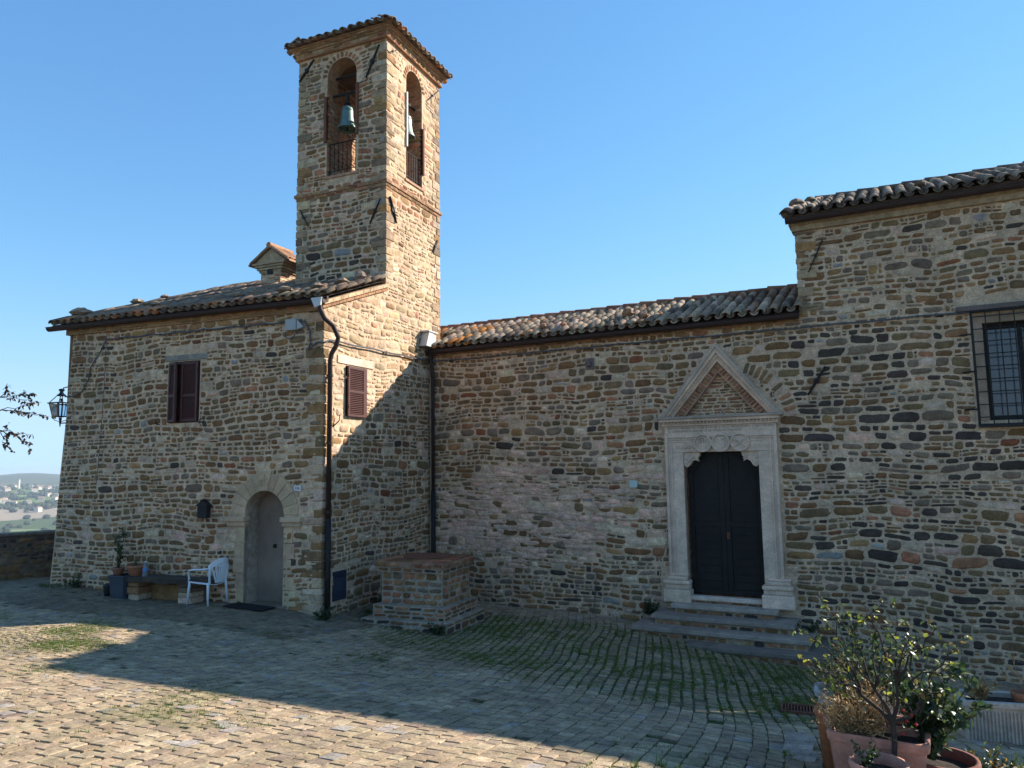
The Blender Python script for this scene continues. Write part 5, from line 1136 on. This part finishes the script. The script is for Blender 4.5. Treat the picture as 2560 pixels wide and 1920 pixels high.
# ================================================================ PLANTS
def leafmesh(mb, p, d, up, L, Wd, col):
    d = d.normalized(); s = d.cross(up); s = s.normalized() if s.length > 1e-5 else d.orthogonal().normalized(); n = s.cross(d)
    V = [p, p+d*L*.35+s*Wd/2+n*L*.06, p+d*L*.72+s*Wd*.4+n*L*.03, p+d*L-n*L*.1, p+d*L*.72-s*Wd*.4+n*L*.03, p+d*L*.35-s*Wd/2+n*L*.06, p+d*L*.5-n*.0]
    mb.add([tuple(v) for v in V], [(0, 1, 6), (1, 2, 6), (2, 3, 6), (3, 4, 6), (4, 5, 6), (5, 0, 6)], col)
def rv(a=1.): return Vector((rng.gauss(0, a), rng.gauss(0, a), rng.gauss(0, a)))
def stem(mb, p, d, L, r, segs=6, wob=.12, grav=0., col=(.5, .5, .5)):
    pts = [p.copy()]; dd = d.normalized()
    for i in range(segs): dd = (dd+rv(wob)+Vector((0, 0, grav))).normalized(); pts.append(pts[-1]+dd*L/segs)
    mb.tube(pts, [r*(1-.7*i/segs) for i in range(segs+1)], 5, col); return pts, dd
def shrub(name, base, dirs, label, cat, leafL, cols, dens=10, r0=.008, sub=3, leafm='leaf', group=None, stemm='bark', subL=.5, lw=.55, dn=.35):
    t = thing(name, tuple(base), label, cat, group); ms, ml = MB(), MB()
    for (d, L) in dirs:
        pts, dd = stem(ms, Vector(base)+Vector((rng.uniform(-.02, .02), rng.uniform(-.02, .02), 0)), Vector(d), L, r0, 8, col=jit(rng.choice(cols), .25))
        br = [pts]
        for k in range(sub):
            i = rng.randrange(2, 8); p, _ = stem(ms, pts[i], (Vector(d)*.6+rv(.5)).normalized(), L*subL*rng.uniform(.5, 1), r0*.6, 5, col=jit(rng.choice(cols), .25)); br.append(p)
        for pp in br:
            n = max(1, int(dens*rng.uniform(.6, 1.3)*len(pp)/8))
            for _ in range(n):
                i = rng.randrange(max(1, len(pp)//4), len(pp)); a = pp[i-1].lerp(pp[i], rng.random()); dr = (rv(.8)+Vector((0, 0, dn-.3))).normalized()
                leafmesh(ml, a, dr, (rv(.6)+Vector((0, 0, 1))).normalized(), leafL*rng.uniform(.6, 1.25), leafL*lw*rng.uniform(.8, 1.2), jit(rng.choice(cols), .2))
    ms.build('stem', stemm, t); ml.build('foliage', leafm, t); return t
G1, G2, G3, YL = (.05, .09, .03), (.035, .065, .025), (.09, .13, .04), (.35, .36, .04); OR = (.4, .22, .05)
# pots group at lower right
z1 = g(.15, 5.1)
pot('flower_pot', (.17, 5.12, -2.13), .155, .32, TP, 'round pink terracotta pot in front of the rose bush', 'pots and planters at lower right')
pot('flower_pot', (.22, 4.72, -2.12), .13, .2, (.45, .22, .16), 'round terracotta pot cut off by the bottom edge below the rose', 'pots and planters at lower right')
pot('rectangular_planter', (.19, 5.52, -2.16), 0, .40, TP, 'large pink rectangular terracotta planter full of dry stems', 'pots and planters at lower right', sq=(.56, .30), rot=-.12, taper=.86)
pot('rectangular_planter', (.16, 5.90, -2.2), 0, .40, (.48, .23, .15), 'pink rectangular planter standing behind the front one', 'pots and planters at lower right', sq=(.56, .26), rot=-.08, taper=.86)
pot('flower_pot', (-.08, 6.22, -2.28), .125, .42, (.5, .17, .07), 'tall bright orange pot at the left back of the pot group', 'pots and planters at lower right', soil=False)
pot('trough_planter', (.12, 6.42, -2.02), 0, .26, (.42, .43, .41), 'long whitish trough set on top of the orange pots', 'pots and planters at lower right', sq=(.62, .22), m='concrete', taper=.92)
pot('flower_pot', (.36, 6.42, -2.30), .12, .275, (.5, .18, .08), 'orange pot supporting the right end of the whitish trough', 'pots and planters at lower right', soil=False)
pot('flower_pot', (.56, 5.66, -2.22), .2, .30, (.22, .08, .055), 'wide dark red brown pot right of the rose trunk', 'pots and planters at lower right')
pot('flower_pot', (.54, 6.5, -2.36), .13, .30, (.52, .18, .07), 'orange pot behind the dense dark green shrub', 'pots and planters at lower right')
pot('flower_pot', (.72, 6.15, -2.36), .09, .26, (.5, .2, .09), 'small orange pot at the right end of the pot group', 'pots and planters at lower right')
# concrete trough
tr = thing('concrete_trough', (1.5, 8.3, -2.62), 'long ribbed concrete planter standing near the church wall', 'planter'); Ft = Face((1.02, 8.15), (1, .14), (0, -1)); mb = MB()
mb.box(Ft, 0, 1.3, -2.70, -2.29, -.36, 0, (.52, .42, .33)); 
for k in range(43): mb.box(Ft, .005+k*.03, .02+k*.03, -2.66, -2.32, 0, .012, jit((.54, .44, .35), .05))
mb.band(Face((0, 0), (1, 0), (0, -1)), [(0, 0)], [(0, 0)], 0, 0, closed=False) if False else None
for a, b, c0, d0 in ((-.03, 1.33, -.02, .03), (-.03, 1.33, .33, .39), (-.03, .03, .03, .33), (1.27, 1.33, .03, .33)): mb.box(Ft, a, b, -2.29, -2.24, -d0, -c0, (.54, .45, .37))
mb.build('trough_body', 'concrete', tr, bevel=.008)
mb = MB(); mb.box(Ft, .03, 1.27, -2.30, -2.285, -.33, -.03); mb.build('soil', 'soil', tr)
for k, (u, lb) in enumerate(((.52, 'leftmost small terracotta pot standing inside the concrete planter'), (.82, 'second small terracotta pot standing inside the concrete planter'), (1.1, 'rightmost small terracotta pot standing inside the concrete planter'))):
    c = Ft.P(u, -2.285, -.16); pot('flower_pot', tuple(c), .075, .11, TC, lb, 'small pots in the concrete planter')
DR = [(.42, .27, .12), (.3, .18, .08), (.5, .36, .18)]
shrub('dry_succulent', tuple(Ft.P(.2, -2.29, -.16)), [((rng.uniform(-.6, .6), rng.uniform(-.5, .5), 1), rng.uniform(.12, .26)) for _ in range(26)], 'clump of dry yellowish succulent in the concrete planter', 'plant', .035, DR+[(.25, .2, .06)], 14, .004, 1, 'dry', stemm='dry')
for u, lb in ((.6, 'withered stalks drooping from the left pot in the concrete planter'), (1.0, 'tall dry stalks rising at the right of the concrete planter')):
    shrub('withered_plant', tuple(Ft.P(u, -2.18, -.15)), [((rng.uniform(-.7, .7), rng.uniform(-.4, .4), 1), rng.uniform(.18, .4)) for _ in range(9)], lb, 'plant', .05, DR, 3, .004, 1, 'dry', stemm='dry')
# rose bush with trunk
rb = thing('rose_bush', (.27, 5.3, -2.12), 'tall sparse rose bush with bare branches and sunlit yellow green leaves', 'rose bush')
ms, ml, mh = MB(), MB(), MB(); B0 = Vector((.27, 5.3, -2.12)); fork = Vector((.27, 5.34, -1.64))
ms.tube([B0, Vector((.26, 5.31, -1.9)), Vector((.275, 5.33, -1.75)), fork], [.019, .016, .016, .016], 8)
tips = [(-.2, 5.42, -1.16), (-.25, 5.3, -1.36), (-.11, 5.45, -.90), (.13, 5.5, -.94), (.04, 5.35, -.97), (.58, 5.4, -1.05), (.63, 5.3, -1.17), (.32, 5.45, -1.04), (.0, 5.2, -1.25), (.2, 5.5, -1.15), (.47, 5.5, -1.2), (.6, 5.35, -1.35), (.05, 5.45, -1.1), (-.08, 5.35, -1.3), (.4, 5.25, -1.15), (.28, 5.3, -1.22), (-.02, 5.25, -1.45), (.5, 5.25, -1.42)]
mids = [Vector((.1, 5.36, -1.5)), Vector((.31, 5.38, -1.40)), Vector((.42, 5.36, -1.55)), Vector((.18, 5.34, -1.45))]
for m_ in mids: ms.tube([fork, fork.lerp(m_, .5)+Vector((.02, 0, -.01)), m_], [.015, .012, .01], 6)
for tp in tips:
    T = Vector(tp); m_ = min(mids, key=lambda q: (q-T).length+rng.uniform(0, .1)); pts = [m_]
    for i in range(1, 9):
        t_ = i/8; pts.append(m_.lerp(T, t_)+Vector((rng.gauss(0, .012), rng.gauss(0, .012), .05*math.sin(t_*3.1)*(1 if rng.random() < .8 else 0))))
    ms.tube(pts, [.008*(1-.75*i/8) for i in range(9)], 5); brs = [pts]
    for k in range(5):
        i = rng.randrange(3, 9); p, _ = stem(ms, pts[i], (T-m_).normalized()*.8+rv(.5), rng.uniform(.08, .2), .0035, 4, .2); brs.append(p)
    for bi, pp in enumerate(brs):
        for _ in range(rng.randrange(2, 8)):
            i = rng.randrange(max(1, len(pp)//2), len(pp)); a = pp[i-1].lerp(pp[i], rng.random())
            L = rng.uniform(.022, .05); leafmesh(ml, a, (rv(.8)+Vector((0, 0, -.15))), rv(.6)+Vector((0, 0, 1)), L, L*.62, jit(rng.choice([G1, G3, G3, (.2, .24, .05), (.2, .24, .04), YL, (.2, .15, .05), (.2, .22, .14)]), .2))
for _ in range(5):
    p = Vector((rng.uniform(.3, .42), 5.32, rng.uniform(-1.7, -1.55))); mh.lathe(tuple(p), [(0, -.012), (.011, 0), (0, .012)], 8, (.4, .03, .03))
for _ in range(26):   # thin bare twigs low in the bush
    a = Vector((rng.uniform(-.02, .45), rng.uniform(5.25, 5.6), rng.uniform(-1.75, -1.5))); d_ = Vector((rng.uniform(-1.1, .9), rng.uniform(-.4, .4), rng.uniform(.5, 1.3)))
    pts, _ = stem(ms, a, d_, rng.uniform(.2, .5), .004, 6, .16)
    for _k in range(rng.randrange(2, 7)):
        i = rng.randrange(2, 7); L = rng.uniform(.02, .045); leafmesh(ml, pts[i], rv(.8), rv(.6)+Vector((0, 0, 1)), L, L*.6, jit(rng.choice([G1, G3, (.2, .22, .12), YL, (.25, .2, .1), (.3, .28, .2)]), .2))
ms.build('branch', 'bark', rb); ml.build('foliage', 'leaf', rb); mh.build('rose_hip', 'clay', rb)
shrub('dry_herb', (.1, 5.52, -1.81), [((rng.uniform(-1.5, .9), rng.uniform(-.6, .6), 1.0), rng.uniform(.14, .36)) for _ in range(150)], 'mass of pale dry herb stems filling the front rectangular planter', 'plant', .02, DR, 7, .0042, 3, 'dry', stemm='dry', subL=.35)
shrub('dry_herb', (.08, 5.9, -1.85), [((rng.uniform(-.9, .6), rng.uniform(-.5, .5), 1.2), rng.uniform(.2, .5)) for _ in range(90)], 'brown and grey dry herb stems in the rear pink planter', 'plant', .022, DR+[(.2, .15, .09), G3], 8, .004, 2, 'dry', stemm='dry', subL=.35)
shrub('leafy_shrub', (.5, 5.68, -1.95), [((rng.uniform(-.3, .27), rng.uniform(-.4, .4), 1.5), rng.uniform(.3, .68)) for _ in range(24)], 'dense dark green leafy shrub growing in the wide dark pot', 'shrub', .06, [G1, G2, G2, (.04, .08, .035), G3], 22, .006, 3, lw=.65, subL=.35)
shrub('leafy_shrub', (.22, 6.35, -1.8), [((rng.uniform(-.8, .6), rng.uniform(-.4, .4), 1.3), rng.uniform(.25, .5)) for _ in range(16)], 'thin shrub with small silvery leaves behind the rose bush', 'shrub', .035, [(.2, .22, .15), G3, (.3, .3, .2), G1, YL], 22, .004, 3)
shrub('low_herb', (.1, 5.12, -1.86), [((rng.uniform(-.8, .8), rng.uniform(-.6, .6), 1), rng.uniform(.08, .2)) for _ in range(16)], 'small green seedlings in the round front pot', 'plant', .03, [G1, G3], 6, .003, 0)
for k, (x, y, lb) in enumerate(((.8, 5.5, 'low dark green weeds on the ground right of the pots'), (1.08, 6.1, 'patch of leafy weeds at the right edge near sunlit paving'), (.9, 6.5, 'trailing weeds with orange leaves behind the small orange pot'), (.86, 5.1, 'leafy weeds in the lower right corner'), (.62, 5.2, 'weeds at the foot of the wide dark pot'))):
    shrub('ground_weed', (x, y, g(x, y)), [((rng.uniform(-1.4, 1.4), rng.uniform(-1.4, 1.4), .8), rng.uniform(.14, .34)) for _ in range(34)], lb, 'weeds', .036, [G1, G2, G3]+([OR] if 'orange' in lb else []), 14, .003, 1)
shrub('climbing_plant', tuple(FA.P(4.28, -1.83, .3)), [((rng.uniform(-.12, .12), rng.uniform(-.05, .1), 1), rng.uniform(.45, .8)) for _ in range(8)], 'thin climbing plant growing up the house wall from small pot', 'plant', .05, [G1, G2, (.08, .1, .03)], 14, .005, 3, subL=.3)
shrub('potted_herb', tuple(FA.P(3.88, -1.8, .27)), [((rng.uniform(-.8, .8), rng.uniform(-.5, .5), .7), .14) for _ in range(10)], 'small green herb in the orange pot on the bench', 'plant', .03, [G1, G3], 6, .003, 0)
for (p, lb, n) in ((FA.P(5.55, -2.3, .12), 'weeds at the foot of the house wall near left corner', 16), (FA.P(-.15, -2.52, .1), 'weeds around the foot of the house downpipe', 18), (FB.P(1.5, -2.62, .25), 'dark weeds between the house side wall and the well', 22), (FC.P(5.05, -2.78, .3), 'leafy green plant left of the church steps', 30), (FC.P(7.8, -2.85, .3), 'small weeds at the right end of the steps', 10), ((-6.1, 10.95, -2.78), 'weeds at the front corner of the brick well', 14), (FC.P(8.3, -3.3, .5), 'weeds at the foot of the wall right of the steps', 16)):
    p = tuple(p); p = (p[0], p[1], p[2] if 'steps' in lb and 'wall' not in lb else g(p[0], p[1]))
    shrub('wall_weed', p, [((rng.uniform(-1.1, 1.1), rng.uniform(-1, .4), 1), rng.uniform(.1, .28)) for _ in range(n)], lb, 'weeds', .045, [G1, G2, (.03, .07, .02)], 14, .003, 1)
# ---- tree off the left edge, branches reaching into view
tt = thing('street_tree', (-11.9, 4.3, g(-11.9, 4.3)), 'bare branched tree with sparse dark leaves reaching in at left edge', 'tree'); ms, ml = MB(), MB(); B = Vector((-11.9, 4.3, g(-11.9, 4.3)))
ms.tube([B, B+Vector((.05, .1, 1.2)), B+Vector((.2, .3, 2.2)), B+Vector((.3, .5, 3.2))], [.13, .11, .09, .06], 10)
main = [((-10.18, 6.35, .83), B+Vector((.2, .3, 2.1))), ((-10.2, 6.33, 1.0), B+Vector((.25, .4, 2.7))), ((-10.2, 6.33, .56), B+Vector((.1, .2, 1.8)))]
sub_ = [[(-10.01, 6.61, .78), (-9.9, 6.78, .77), (-9.94, 6.72, .95)], [(-10.15, 6.39, 1.19), (-9.99, 6.64, 1.07), (-10.02, 6.6, .98)], [(-10.1, 6.48, .49), (-9.99, 6.65, .38), (-10.1, 6.48, .27), (-9.98, 6.66, .50)]]
def twig(a, b, r, nl, leaf=True):
    a = Vector(a); b = Vector(b); pts = [a.lerp(b, i/6)+(rv(.012) if 0 < i < 6 else Vector()) for i in range(7)]; ms.tube(pts, [r*(1-.6*i/6) for i in range(7)], 5)
    if leaf:
        for _ in range(nl):
            i = rng.randrange(3, 7); p = pts[i-1].lerp(pts[i], rng.random()); leafmesh(ml, p, rv(.5)+Vector((.1, .1, -.7)), rv(1), rng.uniform(.045, .07), .03, jit(rng.choice([(.03, .035, .02), (.05, .04, .02), (.1, .06, .03)]), .2))
for (m_, st), sb in zip(main, sub_):
    twig(st, m_, .02, 26, True); m_ = Vector(m_)
    for e in sb:
        twig(m_, e, .006, 9)
        for _ in range(2): q = m_.lerp(Vector(e), rng.uniform(.3, .8)); twig(q, q+(Vector(e)-m_)*.3+rv(.07), .003, 6)
for _ in range(44):
    a = B+Vector((rng.uniform(0, .3), rng.uniform(.1, .5), rng.uniform(1.8, 3.1))); e = a+Vector((rng.uniform(-1.4, .7), rng.uniform(-1.6, .6), rng.uniform(.1, 1.3))); twig(a, e, .012, 20)
ms.build('trunk', 'bark', tt); ml.build('crown', 'leaf', tt)

# ================================================================ FAR TOWN, WOODS
protos = []
WH = [(.62, .57, .5), (.55, .48, .38), (.66, .62, .57), (.5, .42, .34)]
def far_house(i):
    w, dd, h = rng.uniform(9, 16), rng.uniform(8, 12), rng.uniform(5, 9); mb = MB(); F0 = Face((-w/2, -dd/2), (1, 0), (0, -1)); mb.box(F0, 0, w, -4, h, -dd, 0, jit(WH[i % 4], .08)); me1 = mb
    for k in range(4):
        for lv in range(2): mb.box(F0, 1.2+k*(w-2)/4, 2.3+k*(w-2)/4, 1.5+lv*3.2, 2.9+lv*3.2, 0, .05, (.12, .1, .09)) if 2.9+lv*3.2 < h else None
    rm = MB(); e = .5; V = [(-w/2-e, -dd/2-e, h), (w/2+e, -dd/2-e, h), (w/2+e, dd/2+e, h), (-w/2-e, dd/2+e, h), (-w/2-e, 0, h+2.2), (w/2+e, 0, h+2.2)]
    rm.add(V, [(0, 1, 5, 4), (2, 3, 4, 5), (0, 4, 3), (1, 2, 5), (3, 2, 1, 0)], jit((.3, .2, .14), .15)); return me1, rm
tmpl = []
for i in range(6):
    a, b = far_house(i); r_ = thing('village_house', (0, 0, 0), 'pale house with tiled roof in the distant hill village', 'house', 'houses of the distant hill village'); a.build('wall', 'far', r_); b.build('roof', 'far', r_); tmpl.append(r_)
spots = []
for k in range(120):
    v = rng.random()
    if v < .62: r0_, a0_ = rng.gauss(2640, 60), rng.uniform(49, 63)
    elif v < .85: r0_, a0_ = rng.gauss(2180, 50), rng.uniform(50, 63)
    else: r0_, a0_ = rng.uniform(1850, 2500), rng.uniform(50, 63)
    spots.append((r0_, a0_))
for k, (r0_, a0_) in enumerate(spots):
    src = tmpl[k % 6]
    if k < 6: o = src
    else:
        o = src.copy(); COL.objects.link(o)
        for ch_ in src.children: c2 = ch_.copy(); COL.objects.link(c2); c2.parent = o
    o.location = on_far(r0_, a0_); o.rotation_euler = (0, 0, R_(a0_+rng.uniform(-60, 60)))
ct = on_far(2700, 56.9); tw = thing('village_bell_tower', ct, 'slender bell tower above the roofs of the distant village', 'tower'); mb = MB(); F0 = Face((ct[0]-2.5, ct[1]-2.5), (1, 0), (0, -1)); mb.box(F0, 0, 5, ct[2]-3, ct[2]+24, -5, 0, (.55, .48, .4)); mb.build('shaft', 'far', tw)
mb = MB(); mb.lathe((ct[0], ct[1], ct[2]+24), [(3.2, 0), (2.2, 3), (0, 8)], 8, (.4, .33, .28)); mb.build('spire', 'far', tw)
mb = MB()
def clump(x, y, z, s):
    n = 7; V = []
    for (r, h) in ((.6, -.2), (1, .3), (.8, .8), (.3, 1.1)):
        for k in range(n): q = 2*math.pi*k/n; e = rng.uniform(.75, 1.25); V.append((x+r*s*e*math.cos(q), y+r*s*e*math.sin(q), z+h*s*rng.uniform(.85, 1.1)))
    mb.add(V, [(i*n+k, i*n+(k+1) % n, (i+1)*n+(k+1) % n, (i+1)*n+k) for i in range(3) for k in range(n)]+[tuple(range(3*n, 4*n))], jit(rng.choice([(.03, .045, .02), (.045, .055, .025), (.025, .035, .02)]), .2))
for k in range(1500):
    v = rng.random()
    if v < .5: r0_, a0_ = rng.gauss(2380, 110), rng.uniform(47, 66)
    elif v < .75: r0_, a0_ = rng.gauss(1980, 45), rng.uniform(47, 66)
    elif v < .9: r0_, a0_ = rng.uniform(2650, 3000), rng.uniform(47, 66)
    else: r0_, a0_ = rng.uniform(1300, 2400), rng.uniform(47, 66)
    x, y, z = on_far(r0_, a0_); clump(x, y, z, rng.uniform(3.5, 8))
tag(mb.build('distant_woodland', 'far', smooth=False), 'dark hedges and woodland scattered below the distant village', 'woodland', kind='stuff')
# ---- haze
mb = MB(); mb.box(Face((-5600, -5600), (1, 0), (0, -1)), 0, 11200, -130, 14, -11200, 0)
hz = bpy.data.materials.new('valley_haze'); hz.use_nodes = True; hn = hz.node_tree.nodes; hn.remove(hn['Principled BSDF']); pv = hn.new('ShaderNodeVolumePrincipled'); pv.inputs['Density'].default_value = .00015; pv.inputs['Color'].default_value = (.75, .86, 1, 1); pv.inputs['Anisotropy'].default_value = .2
hz.node_tree.links.new(pv.outputs[0], hn['Material Output'].inputs['Volume'])
ho = mb.build('haze', hz); tag(ho, kind='stuff')
import bmesh
bm = bmesh.new(); bm.from_mesh(ho.data); bmesh.ops.recalc_face_normals(bm, faces=bm.faces); bm.to_mesh(ho.data); bm.free()
